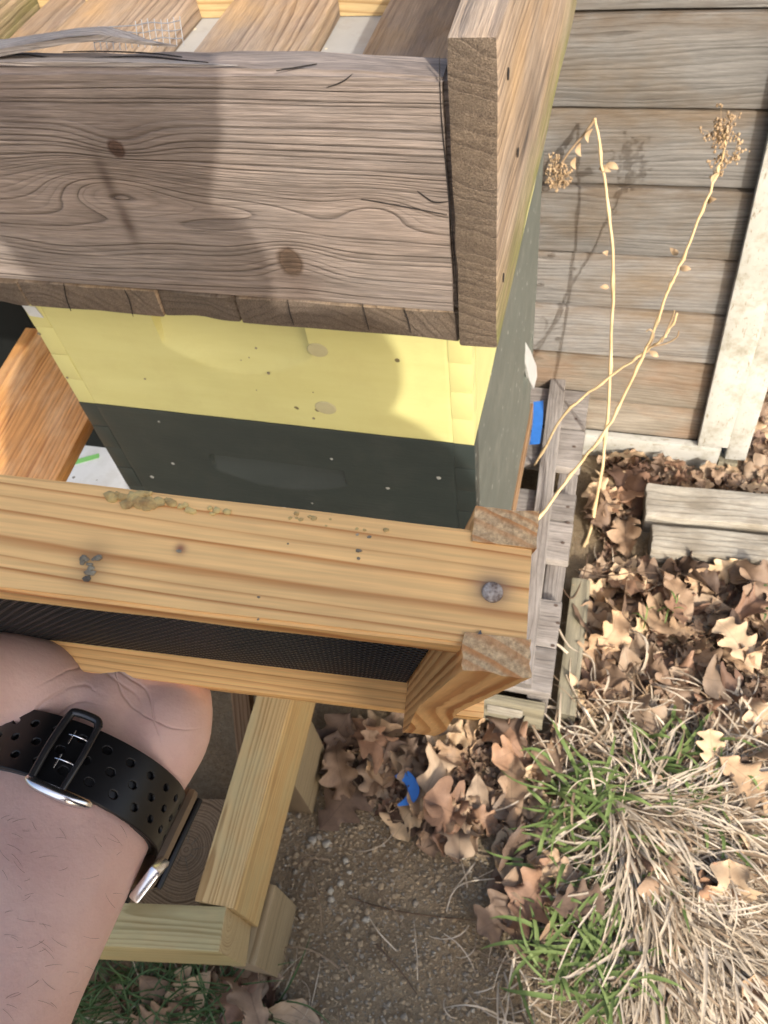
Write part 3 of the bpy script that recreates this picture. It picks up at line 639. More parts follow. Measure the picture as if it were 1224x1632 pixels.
# bottom bar (nearest the camera) notched at its ends: an outline in (u,v) given thickness
def bottom_bar():
    hw, nw, nl = .0095, .00735, .0094
    us = [-FL + nl * i / 3 for i in range(3)] + [-FL + nl] + [-FL + nl + (FL - 2 * nl) * i / 60 for i in range(1, 60)] + [-nl] + [-nl + nl * i / 4 for i in range(1, 5)]
    bm = bmesh.new(); rows = []
    outline = [(-nl, -hw)] + [(-FL + nl, -hw), (-FL + nl, -nw), (-FL, -nw), (-FL, nw), (-FL + nl, nw), (-FL + nl, hw), (-nl, hw), (-nl, nw), (0, nw), (0, -nw), (-nl, -nw)]
    v0 = [bm.verts.new((u, v, 0)) for u, v in outline]; v1 = [bm.verts.new((u, v, .0092)) for u, v in outline]
    n = len(outline)
    bm.faces.new(v0); bm.faces.new(v1[::-1])
    for i in range(n): bm.faces.new((v0[(i + 1) % n], v0[i], v1[i], v1[(i + 1) % n]))
    bmesh.ops.recalc_face_normals(bm, faces=bm.faces[:])
    bmesh.ops.bevel(bm, geom=[e for e in bm.edges if abs(e.verts[0].co.x - e.verts[1].co.x) > .05], offset=.0006, segments=2, affect='EDGES')
    for i in range(1, 120): bmesh.ops.bisect_plane(bm, geom=bm.verts[:] + bm.edges[:] + bm.faces[:], plane_co=(-FL * i / 120, 0, 0), plane_no=(1, 0, 0))
    for k in range(1, 8): bmesh.ops.bisect_plane(bm, geom=bm.verts[:] + bm.edges[:] + bm.faces[:], plane_co=(0, -hw + 2 * hw * k / 8, 0), plane_no=(0, 1, 0))
    for v in bm.verts: v.co += MN.noise_vector(V((v.co.x * 60, v.co.y * 120, v.co.z * 120))) * .00018
    return bm_done(bm, 'bottom_bar', 40)
bb = link('bottom_bar', bottom_bar(), M_frame, hf, FM)
# end bar: side outline in (v,w), extruded along u, with rough prongs that hug the bottom bar
def end_bar(u0, u1, seed):
    bm = bmesh.new()
    half = [(.0074, -.0006), (.0134, -.0008), (.0134, .012), (.0132, .080), (.0135, .088), (.0142, .095), (.0153, .102), (.0164, .109), (.0170, .116), (.0172, .143)]
    # body below the notch
    poly = [(v, w_) for v, w_ in half] + [(-v, w_) for v, w_ in half[::-1]]
    poly += [(-.0074, .0094), (.0074, .0094)]
    a_ = [bm.verts.new((u0, v, w_)) for v, w_ in poly]; b_ = [bm.verts.new((u1, v, w_)) for v, w_ in poly]; n = len(poly)
    bm.faces.new(a_); bm.faces.new(b_[::-1])
    for i in range(n): bm.faces.new((a_[(i + 1) % n], a_[i], b_[i], b_[(i + 1) % n]))
    bmesh.ops.recalc_face_normals(bm, faces=bm.faces[:])
    bmesh.ops.triangulate(bm, faces=[f for f in bm.faces if len(f.verts) > 4])
    for k in range(1, 26): bmesh.ops.bisect_plane(bm, geom=bm.verts[:] + bm.edges[:] + bm.faces[:], plane_co=(0, 0, .143 * k / 26), plane_no=(0, 0, 1))
    for k in range(1, 7): bmesh.ops.bisect_plane(bm, geom=bm.verts[:] + bm.edges[:] + bm.faces[:], plane_co=(u0 + (u1 - u0) * k / 7, 0, 0), plane_no=(1, 0, 0))
    for k in range(-13, 14): bmesh.ops.bisect_plane(bm, geom=bm.verts[:] + bm.edges[:] + bm.faces[:], plane_co=(0, k * .00125, 0), plane_no=(0, 1, 0))
    for v in bm.verts:
        k = .0009 if v.co.z < .004 else .00022
        nn = MN.noise_vector(v.co * 420 + V((seed, 0, 0))) * .6 + MN.noise_vector(v.co * 1100) * .4
        if abs(v.co.y) < .0078 and v.co.z < .0099: nn *= .15
        v.co += nn * k
    return bm_done(bm, 'end_bar', 38)
# local axes of the end bar's material run along the bar
def reaxis(me, Mold, Mnew):
    me.transform(Mnew.inverted() @ Mold); return me
EM = FM @ M(((0, 0, -1), (0, 1, 0), (1, 0, 0))).to_4x4()
for (u0, u1, s_) in ((-.0097, .0007, 1), (-FL - .0007, -FL + .0097, 2)):
    me = reaxis(end_bar(u0, u1, s_), FM, EM); link('end_bar', me, M_frame2, hf, EM)
fbar('top_bar', -FL + .0002, -.0002, -.0102, .0102, .1432, .159, M_frame, bev=.0008, rough=.0003, nx=40, ny=4, seed=90)
fbar('lug', .0002, .0165, -.0098, .0098, .1462, .1588, M_frame, bev=.0008, rough=.0004, nx=3, ny=3, seed=91, endrough=.0007)
# black foundation with pressed cells on both faces
def foundation():
    vs, fs = [], []; cell = .0027; dx, dy = cell, cell * .866
    u0, u1, w0, w1 = -FL + .0098, -.0100, .0094, .1431
    rows = int((w1 - w0) / dy)
    def ring(cx, cy, r, v, a0=0):
        o = []
        for k in range(6):
            q = math.pi / 3 * k + math.pi / 6
            o.append(V((min(max(cx + r * math.cos(q), u0), u1), v, min(max(cy + r * math.sin(q), w0), w1))))
        return o
    Rr = cell / math.sqrt(3)
    # only the stretch of the sheet the hand leaves in view needs cell walls on its near face; the rest is flat
    for sgn, ua in ((1, -.21), (-1, -.04)):
        for j in range(rows + 1):
            cy = w0 + (j + .5) * dy
            nn = int((u1 - ua) / dx)
            for i in range(nn + 1):
                cx = u1 - (i + .5 * (j % 2)) * dx
                b = len(vs)
                vs += ring(cx, cy, Rr, sgn * .0014) + ring(cx, cy, Rr * .82, sgn * .0014) + ring(cx, cy, Rr * .62, sgn * .0006) + [V((min(max(cx, u0), u1), sgn * .0002, min(max(cy, w0), w1)))]
                for k in range(6):
                    k2 = (k + 1) % 6
                    f1 = [(b + k, b + k2, b + 6 + k2, b + 6 + k), (b + 6 + k, b + 6 + k2, b + 12 + k2, b + 12 + k), (b + 12 + k, b + 12 + k2, b + 18)]
                    fs += f1 if sgn < 0 else [t[::-1] for t in f1]
    b = len(vs)
    for sgn, ua in ((1, -.21), (-1, -.04)):
        b = len(vs); vs += [V((u0, sgn * .0008, w0)), V((ua, sgn * .0008, w0)), V((ua, sgn * .0008, w1)), V((u0, sgn * .0008, w1))]; fs.append((b, b + 1, b + 2, b + 3))
    b = len(vs); vs += [V((u0, 0, w0)), V((u1, 0, w0)), V((u1, 0, w1)), V((u0, 0, w1))]; fs.append((b, b + 1, b + 2, b + 3))
    return mesh('foundation', vs, fs, ang=30)
link('foundation', foundation(), M_black, hf, FM)
# nail in the bottom bar
nl = F(0, 0, 0); pn = near(785, 944, .1278)
loc = FM.inverted() @ pn; loc.z = 0.0001
nm = FM @ M.Translation(loc) @ M.Rotation(math.pi, 4, 'X')
vs, fs = disc((0, 0, 0), (1, 0, 0), (0, 1, 0), .00172, .00172, .0007, 26)
vs = [v + V((0, 0, .0001 * MN.noise(v * 1500))) for v in vs]
link('nail', mesh('nail', vs, fs, ang=50), M_nail, hf, nm)
def on_bar(u, v, lift=.0):
    p = near(u, v, .128); l = FM.inverted() @ p; l.z = -lift; return FM @ l
# propolis, wax crumbs and debris stuck to the bar
def lumps(name, pix, mat, n, r0, r1, seed, spread=8):
    random.seed(seed); mb = MB()
    for k in range(n):
        u, v = pix[k % len(pix)]; u += random.gauss(0, spread); v += random.gauss(0, spread * .35)
        c = FM.inverted() @ on_bar(u, v); rr = random.uniform(r0, r1)
        a_, f_ = ico(rr, .6, 1, (1.3, 1, .6), k + seed); mb.add(([c + q for q in a_], f_))
    return link(name, mb.mesh(name, 60), mat, hf, FM)
lumps('propolis', [(180, 785), (200, 790), (225, 795), (243, 792), (210, 782)], M_wax, 34, .0004, .0011, 5, 9)
lumps('propolis', [(285, 805), (300, 808), (355, 812), (340, 810)], plain('yellow_wax', (.66, .47, .17), .6), 10, .0003, .0007, 6, 12)
lumps('propolis', [(470, 815), (490, 820), (520, 826), (585, 835)], M_wax, 12, .0002, .0005, 16, 12)
lumps('debris', [(141, 893), (140, 902), (147, 910), (153, 918), (160, 893), (143, 925)], M_debris, 22, .0002, .0006, 7, 5)
lumps('speck', [(568, 846), (590, 851), (573, 875), (573, 888), (457, 863), (415, 992), (417, 955), (285, 878)], M_debris, 12, .00014, .00038, 8, 1.5)
# grey splinter of wax foil lifted at the lower prong
mb = MB(); c = [FM.inverted() @ on_bar(u, v, .0006) for u, v in ((742, 1022), (755, 1018), (762, 1008), (765, 1022), (758, 1030), (744, 1032))]
mb.add(([*c, *[q + V((0, 0, .0006)) for q in c]], [(5, 4, 3, 2, 1, 0)] + [(i, (i + 1) % 6, 6 + (i + 1) % 6, 6 + i) for i in range(6)]))
link('propolis', mb.mesh('propolis'), plain('grey_propolis', (.09, .085, .08), .35), hf, FM)

# ------------------------------------------------------------------ the person: forearm and hand in view, the rest behind the camera
def caps(mb, chain, n=20):
    """a closed tapered tube with round ends through (point, radius[, flatten axis, factor])"""
    pts = [V(c[0]) for c in chain]; rr = [c[1] for c in chain]; P, Q = [], []
    d0 = (pts[1] - pts[0]).normalized(); d1 = (pts[-1] - pts[-2]).normalized()
    for k in range(5):
        q = math.pi / 2 * (1 - k / 5); P.append(pts[0] - d0 * rr[0] * math.sin(q)); Q.append(max(rr[0] * math.cos(q), rr[0] * .05))
    sp = spline(pts, 6)
    for i, p in enumerate(sp):
        j, f = divmod(i, 6)
        r_ = rr[j] if j >= len(rr) - 1 else rr[j] + (rr[j + 1] - rr[j]) * (f / 6) * (f / 6) * (3 - f / 3)
        P.append(p); Q.append(r_)
    for k in range(1, 6):
        q = math.pi / 2 * k / 5; P.append(pts[-1] + d1 * rr[-1] * math.sin(q)); Q.append(max(rr[-1] * math.cos(q), rr[-1] * .05))
    mb.add(tube(P, Q, n))
def ball(mb, c, r, sq=(1, 1, 1), rot=None):
    a_, f_ = ico(1, 0, 3); rot = rot or M.Identity(3)
    mb.add(([V(c) + rot @ V((q.x * sq[0] * r, q.y * sq[1] * r, q.z * sq[2] * r)) for q in a_], f_))
def remeshed(name, mb, voxel, it, sm=.5):
    me = mesh(name + '_raw', mb.v, mb.f); o = bpy.data.objects.new(name + '_raw', me); COL.objects.link(o)
    m = o.modifiers.new('r', 'REMESH'); m.mode = 'VOXEL'; m.voxel_size = voxel
    m = o.modifiers.new('s', 'SMOOTH'); m.factor = sm; m.iterations = it
    dg = bpy.context.evaluated_depsgraph_get(); out = bpy.data.meshes.new_from_object(o.evaluated_get(dg)); out.name = name
    bpy.data.objects.remove(o); bpy.data.meshes.remove(me); out.shade_smooth(); return out
def skinmat():
    s = NT('skin', .5, .35); n = s.noise(s.obj, 26, 4, .6); n2 = s.noise(s.obj, 160, 3, .6)
    col = s.mix(s.ramp(n, [(.32, 0), (.68, 1)]), (.75, .52, .44), (.66, .425, .36))
    col = s.mix(s.ramp(n2, [(.45, 0), (.75, .4)]), col, (.70, .48, .41)); n3 = s.noise(s.obj, 60, 5, .7); col = s.mix(s.ramp(n3, [(.5, 0), (.7, .35)]), col, (.58, .35, .30))
    cr = None
    for (cu, cv, ct, rad, wd, mu, mv, mr) in ((130, 1190, .262, .0215, .0005, 75, 1100, .020), (120, 1215, .262, .031, .0004, 150, 1065, .020), (140, 1200, .262, .0285, .00035, 230, 1080, .024), (150, 1195, .262, .0185, .0003, 90, 1120, .014), (300, 1040, .262, .024, .00035, 240, 1105, .022)):
        def dist(p):
            n_ = s.n('ShaderNodeVectorMath'); n_.operation = 'DISTANCE'; s.l(s.obj, n_.inputs[0]); n_.inputs[1].default_value = p; return n_.outputs['Value']
        a_ = s.math('DIVIDE', s.math('ABSOLUTE', s.math('SUBTRACT', s.math('MULTIPLY_ADD', s.math('SUBTRACT', n, .5), .006, dist(near(cu, cv, ct))), rad)), wd)
        g_ = s.math('MULTIPLY', s.math('POWER', 2.718, s.math('MULTIPLY', s.math('MULTIPLY', a_, a_), -1)), s.ramp(s.math('DIVIDE', dist(near(mu, mv, .255)), mr), [(.55, 1), (1, 0)]))
        cr = g_ if cr is None else s.math('MAXIMUM', cr, g_)
    col = s.mix(s.math('MULTIPLY', cr, .09), col, (.36, .18, .15))
    s.color(col); s.p.inputs['Subsurface Weight'].default_value = .12; s.p.inputs['Subsurface Radius'].default_value = (.012, .005, .003); s.p.inputs['Subsurface Scale'].default_value = .5
    v = s.voronoi(s.obj, 900, 'DISTANCE_TO_EDGE')
    s.bump(s.math('ADD', s.math('MULTIPLY_ADD', s.noise(s.obj, 700, 3), .8, s.math('MULTIPLY', cr, -1.2)), s.math('MULTIPLY', s.noise(s.scale(s.obj, (40, 40, 40)), 2, 4), .8)), .00022); return s.m
M_skin = skinmat(); M_hair = plain('brown_hair', (.11, .06, .04), .5)
NK = V((.355, -.78, .50)); SL, SR = V((.16, -.80, .46)), V((.515, -.80, .43))
WR = near(125, 1252, .262); EL = V((-.062, -.685, .175))
per = empty('person', (.24, -.9, -1.1), 'person holding up a hive frame, bare forearm wearing a black watch', 'person')
ax = (WR - EL).normalized()
# orientation of the wrist's flat section: wide across the image, thinner towards the view
def flat(mb, chain, n=28):
    """tube with elliptical sections: (centre, half width, half thickness), width axis across the image"""
    P = [V(c[0]) for c in chain]; sp = spline(P, 5); vs, fs = [], []
    K = len(sp)
    for i, p in enumerate(sp):
        t = (sp[min(i + 1, K - 1)] - sp[max(i - 1, 0)]).normalized(); a_ = camv(1, -.28, 0); a_ = (a_ - t * a_.dot(t)).normalized(); b_ = t.cross(a_)
        j, f = divmod(i, 5); f /= 5; g = lambda k: chain[j][k] if j >= len(chain) - 1 else chain[j][k] + (chain[j + 1][k] - chain[j][k]) * f
        for q in range(n):
            h = 2 * math.pi * q / n; vs.append(p + a_ * math.cos(h) * g(1) + b_ * math.sin(h) * g(2))
    for i in range(K - 1):
        for q in range(n): fs.append((i * n + q, i * n + (q + 1) % n, (i + 1) * n + (q + 1) % n, (i + 1) * n + q))
    fs.append(tuple(range(n - 1, -1, -1))); fs.append(tuple(range((K - 1) * n, K * n))); mb.add((vs, fs))
body = MB()
flat(body, [(EL - ax * .01, .040, .037), (EL + ax * .05, .043, .040), (EL.lerp(WR, .5), .038, .036), (EL.lerp(WR, .8), .0315, .028), (WR, .0290, .0245),
            (near(150, 1175, .278), .031, .025), (near(165, 1120, .290), .036, .024), (near(160, 1085, .302), .036, .018)])
# heel of the palm on the little-finger side, ball of the thumb, thumb, four fingers curled behind the top bar
caps(body, [(near(225, 1225, .270), .0165), (near(262, 1170, .268), .0155), (near(275, 1122, .272), .0135), (near(262, 1085, .295), .012)])
caps(body, [(near(105, 1115, .272), .012), (near(70, 1092, .264), .0145), (near(5, 1078, .258), .0150), (near(-80, 1075, .246), .013), (near(-190, 1050, .242), .0112), (near(-265, 1030, .240), .009)])
caps(body, [(near(180, 1120, .268), .0145), (near(205, 1095, .270), .0115)])
def lw(u, v, w_): return F(u, v, w_)
fing = [(-.150, .0098, 1.0), (-.170, .0102, 1.05), (-.191, .0102, 1.0), (-.211, .0094, .9)]
for k, (uu, r_, ln) in enumerate(fing):
    kn = lw(uu, .012, .176); caps(body, [(near(230 - 50 * k, 1120, .296), r_ + .004), (kn, r_ + .001), (lw(uu, -.012, .170 + .003 * k), r_), (lw(uu, -.0205, .152), r_ - .0008), (lw(uu + .002, -.0165, .131 - .006 * (ln - 1) * 10), r_ - .0018)], 14)
# upper arms, shoulders, neck, head, trunk and legs
caps(body, [(EL, .039), (EL.lerp(SL, .5), .045), (SL, .052)])
ER, HR = V((.54, -.70, .15)), V((.165, -.535, .365))
caps(body, [(SR, .052), (SR.lerp(ER, .5), .046), (ER, .038), (ER.lerp(HR, .4), .037), (ER.lerp(HR, .88), .026), (HR, .03)])
caps(body, [(SL, .055), (NK - V((0, 0, .05)), .075), (SR, .055)])
caps(body, [(NK - V((0, .02, .1)), .085), (NK, .06), (NK + V((-.02, .05, .09)), .056)])
HC = NK + V((-.075, .075, .185)); hr = M.Rotation(R(-35), 3, 'X')
ball(body, HC, 1, (.076, .095, .112), hr); ball(body, HC + hr @ V((0, .03, -.07)), 1, (.055, .06, .058), hr)
caps(body, [(HC + hr @ V((0, .09, .01)), .011), (HC + hr @ V((0, .113, -.03)), .016)], 10)
for s_ in (-1, 1):
    ball(body, HC + hr @ V((s_ * .078, -.005, -.01)), 1, (.012, .02, .032), hr)
ball(body, HC + hr @ V((0, .086, -.066)), 1, (.026, .014, .008), hr); ball(body, HC + hr @ V((0, .085, -.08)), 1, (.022, .014, .009), hr)
caps(body, [(NK - V((0, .04, .12)), .13), (NK - V((0, .06, .30)), .135), (NK - V((0, .08, .5)), .13), (NK - V((0, .1, .62)), .145)], 24)
HP = NK - V((0, .1, .62))
for s_ in (-1, 1): caps(body, [(HP + V((s_ * .08, 0, -.02)), .088), (HP + V((s_ * .075, .03, -.46)), .055), (V((HP.x + s_ * .07, HP.y - .01, -1.02)), .042), (V((HP.x + s_ * .08, HP.y + .13, -1.06)), .036)], 18)
for k in range(4): caps(body, [(HR, .016), (HR + V((-.02 - .012 * k, -.012, .02)), .0095), (HR + V((-.055, .008 - .004 * k, .026 - .018 * k)), .0085), (HR + V((-.075, .006, .022 - .018 * k)), .0075)], 12)
caps(body, [(HR, .016), (HR + V((-.03, .0, .045)), .011), (HR + V((-.06, -.008, .052)), .009)], 12)
link('body', remeshed('body', body, .0028, 6), M_skin, per)
M_shirt = plain('navy_cotton', (.035, .045, .075), .9, .1, scale=300, bump=.0006); M_jean = plain('denim', (.06, .085, .13), .9, .1, scale=400, bump=.0006)
sh = MB()
caps(sh, [(SL.lerp(EL, .62), .064), (SL, .068), (NK - V((0, .01, .055)), .088), (SR, .068), (SR.lerp(ER, .62), .064)])
caps(sh, [(NK - V((0, .04, .12)), .146), (NK - V((0, .06, .30)), .15), (NK - V((0, .08, .5)), .146), (NK - V((0, .1, .62)), .158)], 24)
link('shirt', remeshed('shirt', sh, .01, 3), M_shirt, per)
hd = MB(); caps(hd, [(NK + V((-.17, -.0, .02)), .085), (NK + V((-.06, -.10, .07)), .10), (NK + V((.06, -.10, .07)), .10), (NK + V((.10, .0, .02)), .08)], 20)  # bulk added round the neck, out of view, to widen the cast shadow
link('shade_hood', remeshed('shade_hood', hd, .01, 4), M_shirt, per)
tr = MB()
for s_ in (-1, 1): caps(tr, [(HP + V((s_ * .08, 0, -.0)), .108), (HP + V((s_ * .078, .03, -.46)), .084), (V((HP.x + s_ * .07, HP.y - .01, -1.0)), .074)], 18)
link('trousers', remeshed('trousers', tr, .012, 3), M_jean, per)
for s_ in (-1, 1):
    f = MB(); caps(f, [(V((HP.x + s_ * .07, HP.y - .02, -1.05)), .052), (V((HP.x + s_ * .085, HP.y + .14, -1.06)), .046), (V((HP.x + s_ * .09, HP.y + .20, -1.07)), .034)], 16)
    link('shoe', remeshed('shoe', f, .008, 3), M_dark, per)
hb = MB(); ball(hb, HC + hr @ V((0, -.015, .022)), 1, (.085, .098, .106), hr); link('hair', mesh('hair', hb.v, hb.f, True), M_twig, per)
for s_ in (-1, 1):
    e = MB(); ball(e, HC + hr @ V((s_ * .032, .083, -.002)), .012); eo = link('eye', mesh('eye', e.v, e.f, True), M_white, per)
    e = MB(); ball(e, HC + hr @ V((s_ * .032, .0925, -.003)), .0052); link('iris', mesh('iris', e.v, e.f, True), M_twig, eo)
# fine dark hairs on the forearm
random.seed(4); hm = MB()
from mathutils.bvhtree import BVHTree
bme = [o for o in per.children if o.name.startswith('body')][0].data
BV = BVHTree.FromPolygons([v.co.copy() for v in bme.vertices], [tuple(q.vertices) for q in bme.polygons])
BO = [o for o in per.children if o.name.startswith('body')][0].matrix_local
def arm_hit(u, v):
    d = ray(u, v).normalized(); h = BV.ray_cast(CAMP, d)
    return None if h[0] is None else h[0] + h[1] * .00012
for k in range(64):
    u, v = random.uniform(0, 200), random.uniform(1290, 1625)
    an = random.uniform(-.9, .9) + (math.pi if random.random() < .5 else 0); l = random.uniform(10, 30); P = []
    for j in range(5):
        p = arm_hit(u + math.cos(an + j * .06) * l * j / 4, v + math.sin(an + j * .06) * l * j / 4)
        if p is None: break
        P.append(p)
    if len(P) == 5: hm.add(tube(P, [.00004, .00004, .000035, .00003, .00002], 4))
setp(link('arm_hair', hm.mesh('arm_hair'), M_hair, per), kind='stuff')

# unseen hive added behind the person to shade the stand and soil
h2 = empty('beehive', (.18, -1.25, -1.1), 'added out-of-view beehive of green boxes with a flat lid, shading the stand', 'beehive')
for i_, (za, zb, m_) in enumerate(((-1.1, -.95, M_palletd), (-.948, -.705, M_grn), (-.703, -.46, M_grn), (-.458, -.215, M_grn), (-.213, .03, M_yel), (.032, .07, M_sheet))):
    e_ = .012 if i_ in (0, 5) else 0
    box_between(('stand', 'hive_body', 'hive_body', 'hive_body', 'super', 'roof')[i_], (-.08 - e_, -1.47 - e_, za), (.44 + e_, -1.04 + e_, zb), m_, h2, 'x', bev=.003, nx=3, ny=3)
# phone in the right hand, just behind the lens
ph = empty('phone', CAMP - CAMR @ V((0, 0, -.01)), 'dark phone held up in the right hand above the hive', 'phone')
pm = M.Translation(CAMP) @ CAMR.to_4x4() @ M.Translation((.02, -.055, .0125))
plank('body', .075, .15, .008, pm, M_darksteel, ph, bev=.003, rough=0, nx=2, ny=2)
plank('screen', .071, .146, .0006, pm @ M.Translation((0, 0, .0046)), M_black, ph, bev=0, rough=0, nx=2, ny=2)

# ------------------------------------------------------------------ watch
wt = empty('watch', WR, 'black wrist watch with perforated rubber strap on the bare left wrist', 'watch')
ta = ax; wa = camv(1, -.28, 0); wa = (wa - ta * wa.dot(ta)).normalized(); wbv = ta.cross(wa)
if wbv.dot(camv(0, 0, 1)) < 0: wbv = -wbv
WMx = M((wa, wbv, ta)).transposed().to_4x4(); WMx.translation = WR
# local: x across the image, y towards the camera, z towards the hand
def sp_(th, z, lift=0):
    a_, b_ = .0300 + lift, .0258 + lift
    return V((a_ * math.cos(th), b_ * math.sin(th), z))
def strap(name, th0, th1, half, lift, thick, holes, mat, n=900, nz=72):
    vs, fs = [], []; keep = set()
    for i in range(n + 1):
        th = th0 + (th1 - th0) * i / n
        for j in range(nz + 1):
            z = -half + 2 * half * j / nz
            e = min(j, nz - j); vs.append(sp_(th, z, lift - (.0006 if e == 0 else 0)))
    def inh(th, z):
        if not holes: return False
        s_ = th * .031
        for (pit, r1, r2, zo, ph_) in holes:
            k = round((s_ - ph_) / pit); ds = s_ - ph_ - k * pit
            if (ds / r1) ** 2 + ((z - zo) / r2) ** 2 < 1: return True
        return False
    W_ = nz + 1
    for i in range(n):
        for j in range(nz):
            th = th0 + (th1 - th0) * (i + .5) / n; z = -half + 2 * half * (j + .5) / nz
            if not inh(th, z): a_ = i * W_ + j; fs.append((a_, a_ + W_, a_ + W_ + 1, a_ + 1))
    me = mesh(name, vs, fs, True); o = link(name, me, mat, wt, WMx)
    s_ = o.modifiers.new('t', 'SOLIDIFY'); s_.thickness = thick; s_.offset = -1
    return o
HL = [(.0098, .0018, .0013, .0055, 0), (.0098, .0018, .0013, -.0002, .0049), (.0098, .0018, .0013, -.0058, 0)]
HL = [(.0078, .0015, .0012, .0052, 0), (.0078, .0015, .0012, 0, .0039), (.0078, .0015, .0012, -.0052, 0)]
strap('strap', R(-40), R(205), .0098, .0030, .0022, HL, M_strap)
strap('strap_lining', R(-46), R(212), .0095, .0004, .0006, None, M_hole, 90, 6)
strap('strap_keeper', R(-70), R(130), .0094, .0016, .001, None, M_strap, 90, 6)
# buckle: rounded rectangular loop round the strap at the top left, two prongs
tb = R(90)
def bp(dt, z, l): return sp_(tb + dt / .031, z, l)
loop = spline([bp(.0044, -.0100, .0042), bp(.0047, 0, .0046), bp(.0044, .0098, .0042), bp(.0029, .0116, .0042), bp(-.0029, .0116, .0042), bp(-.0044, .0098, .0042)], 6)
link('buckle', mesh('buckle', *tube(loop, .0013, 10), ang=60), M_darksteel, wt, WMx)
link('buckle', mesh('buckle', *tube(spline([bp(-.0044, .0098, .0042), bp(-.0048, 0, .0044), bp(-.0045, -.0105, .0042)], 8), .0011, 10), ang=60), M_darksteel, wt, WMx)
bar = spline([bp(.0055, -.0106, .0036), bp(.002, -.0116, .0040), bp(-.006, -.0118, .0036), bp(-.011, -.011, .0026), bp(-.0135, -.0104, .0018)], 6)
link('buckle_bar', mesh('buckle_bar', *tube(bar, [.0011 + .0009 * math.sin(math.pi * i / (len(bar) - 1)) for i in range(len(bar))], 10), ang=60), M_steel, wt, WMx)
for z in (.0048, -.0030):
    link('prong', mesh('prong', *tube([bp(.0016, z, .0040), bp(0, z, .0048), bp(-.0028, z, .0046), bp(-.0046, z, .0036)], .00035, 8), ang=60), M_steel, wt, WMx)
    link('prong', mesh('prong', *tube([bp(.0004, z + .0014, .0046), bp(.0004, z - .003, .0046)], .0003, 8), ang=60), M_steel, wt, WMx)
# case and lug on the outer side of the wrist
cm = WMx @ frame_m(sp_(R(-36), -.002, .0045), (0, 0, 1), V((math.cos(R(58)), math.sin(R(58)), 0)))
plank('case', .034, .024, .005, cm, M_case, wt, bev=.0025, rough=0, nx=3, ny=3)
plank('case_back', .031, .022, .0022, cm @ M.Translation((0, 0, -.0038)), M_strap, wt, bev=.001, rough=0, nx=2, ny=2)
lm = WMx @ frame_m(sp_(R(-6), -.0172, .0042), V((-.3, -.55, -.8)), V((math.cos(R(80)), math.sin(R(80)), 0)))
plank('lug', .012, .011, .004, lm, M_steel, wt, bev=.0012, rough=0, nx=3, ny=2)
plank('strap_tail', .024, .017, .0022, WMx @ frame_m(sp_(R(-50), -.010, .003), V((.0, -.3, -1)), V((math.cos(R(38)), math.sin(R(38)), 0))), M_strap, wt, bev=.0008, rough=0, nx=3, ny=2)
# ------------------------------------------------------------------ dried weeds
def weed(label, stem, rads, extras):
    base = stem[0]; e = empty('dry_weed', base, label, 'weed', 'dried weeds by the shed')
    P = spline(stem, 6); K = len(P); rr = [rads[0] + (rads[1] - rads[0]) * i / (K - 1) for i in range(K)]
    random.seed(int(base.x * 1000)); nodes_ = []
    for i in range(K):
        if i % 5 == 2: rr[i] *= 1.55
    P = [p + V((random.gauss(0, .0012), random.gauss(0, .0012), 0)) for p in P]
    link('stem', mesh('stem', *tube(P, rr, 8), ang=60), M_stalk, e); extras(e, P); return e
def dry_leaf(e, p, d, l, mat=None):
    d = V(d).normalized(); s = d.orthogonal().normalized(); up = d.cross(s); vs, fs = [], []
    for i in range(6):
        t = i / 5; w_ = l * .28 * math.sin(math.pi * (t * .9 + .08)); c = V(p) + d * l * t + up * l * .3 * math.sin(t * 2.5)
        vs += [c - s * w_ + up * w_ * .6, c, c + s * w_ + up * w_ * .5]
    for i in range(5):
        a_ = i * 3; fs += [(a_, a_ + 1, a_ + 4, a_ + 3), (a_ + 1, a_ + 2, a_ + 5, a_ + 4)]
    return link('dry_leaf', mesh('dry_leaf', vs, fs, True), mat or M_seed, e)
def seed_head(e, c, r, n, seed):
    random.seed(seed); mb = MB(); c = V(c)
    for k in range(n):
        q = V((random.gauss(0, 1), random.gauss(0, .6), random.gauss(0, 1.1))) * r * .5
        tip = c + q; mb.add(tube([c + q * .15 + V((0, 0, -r * .6)), c + q * .6, tip], .00035, 4))
        for j in range(3):
            a_, f_ = ico(random.uniform(.0011, .0024), .5, 1, (1, 1, 1.4), k + j); o2 = V((random.gauss(0, 1), random.gauss(0, 1), random.gauss(0, 1))) * .0026
            mb.add(([tip + o2 + z for z in a_], f_))
    return link('seed_head', mb.mesh('seed_head', 80), M_seed, e)
yA = .835
stA = [ong(930, 872), ony(945, 830, .60), ony(966, 690, .69), ony(974, 560, .74), ony(976, 400, .78), ony(962, 280, .815), ony(948, 188, yA)]
def exA(e, P):
    br = spline([ony(948, 190, yA), ony(930, 215, yA), ony(905, 245, yA - .005), ony(890, 270, yA - .005)], 5)
    link('branch', mesh('branch', *tube(br, [.0026 - .0013 * i / (len(br) - 1) for i in range(len(br))], 7), ang=60), M_seed, e)
    for i, (u, v) in enumerate(((884, 262), (890, 280), (884, 292), (898, 275))): seed_head(e, ony(u, v, yA - .01), .016, 16, 30 + i)
    for i, (u, v, d) in enumerate(((925, 228, (.3, -.3, -1)), (918, 250, (.2, -.2, -1)), (945, 205, (-.1, -.4, -1)), (966, 262, (1, -.2, -.3)), (955, 268, (.8, -.3, -.1)), (968, 405, (-.4, -.3, .3)), (970, 458, (-.9, -.2, .1)))):
        dry_leaf(e, ony(u, v, yA - .008 - .0006 * max(0, v - 270)), d, .022 if v < 300 else .016)
weed('tall straw coloured dry weed bent over at its tip with a hanging seed head', stA, (.0036, .0019), exA)
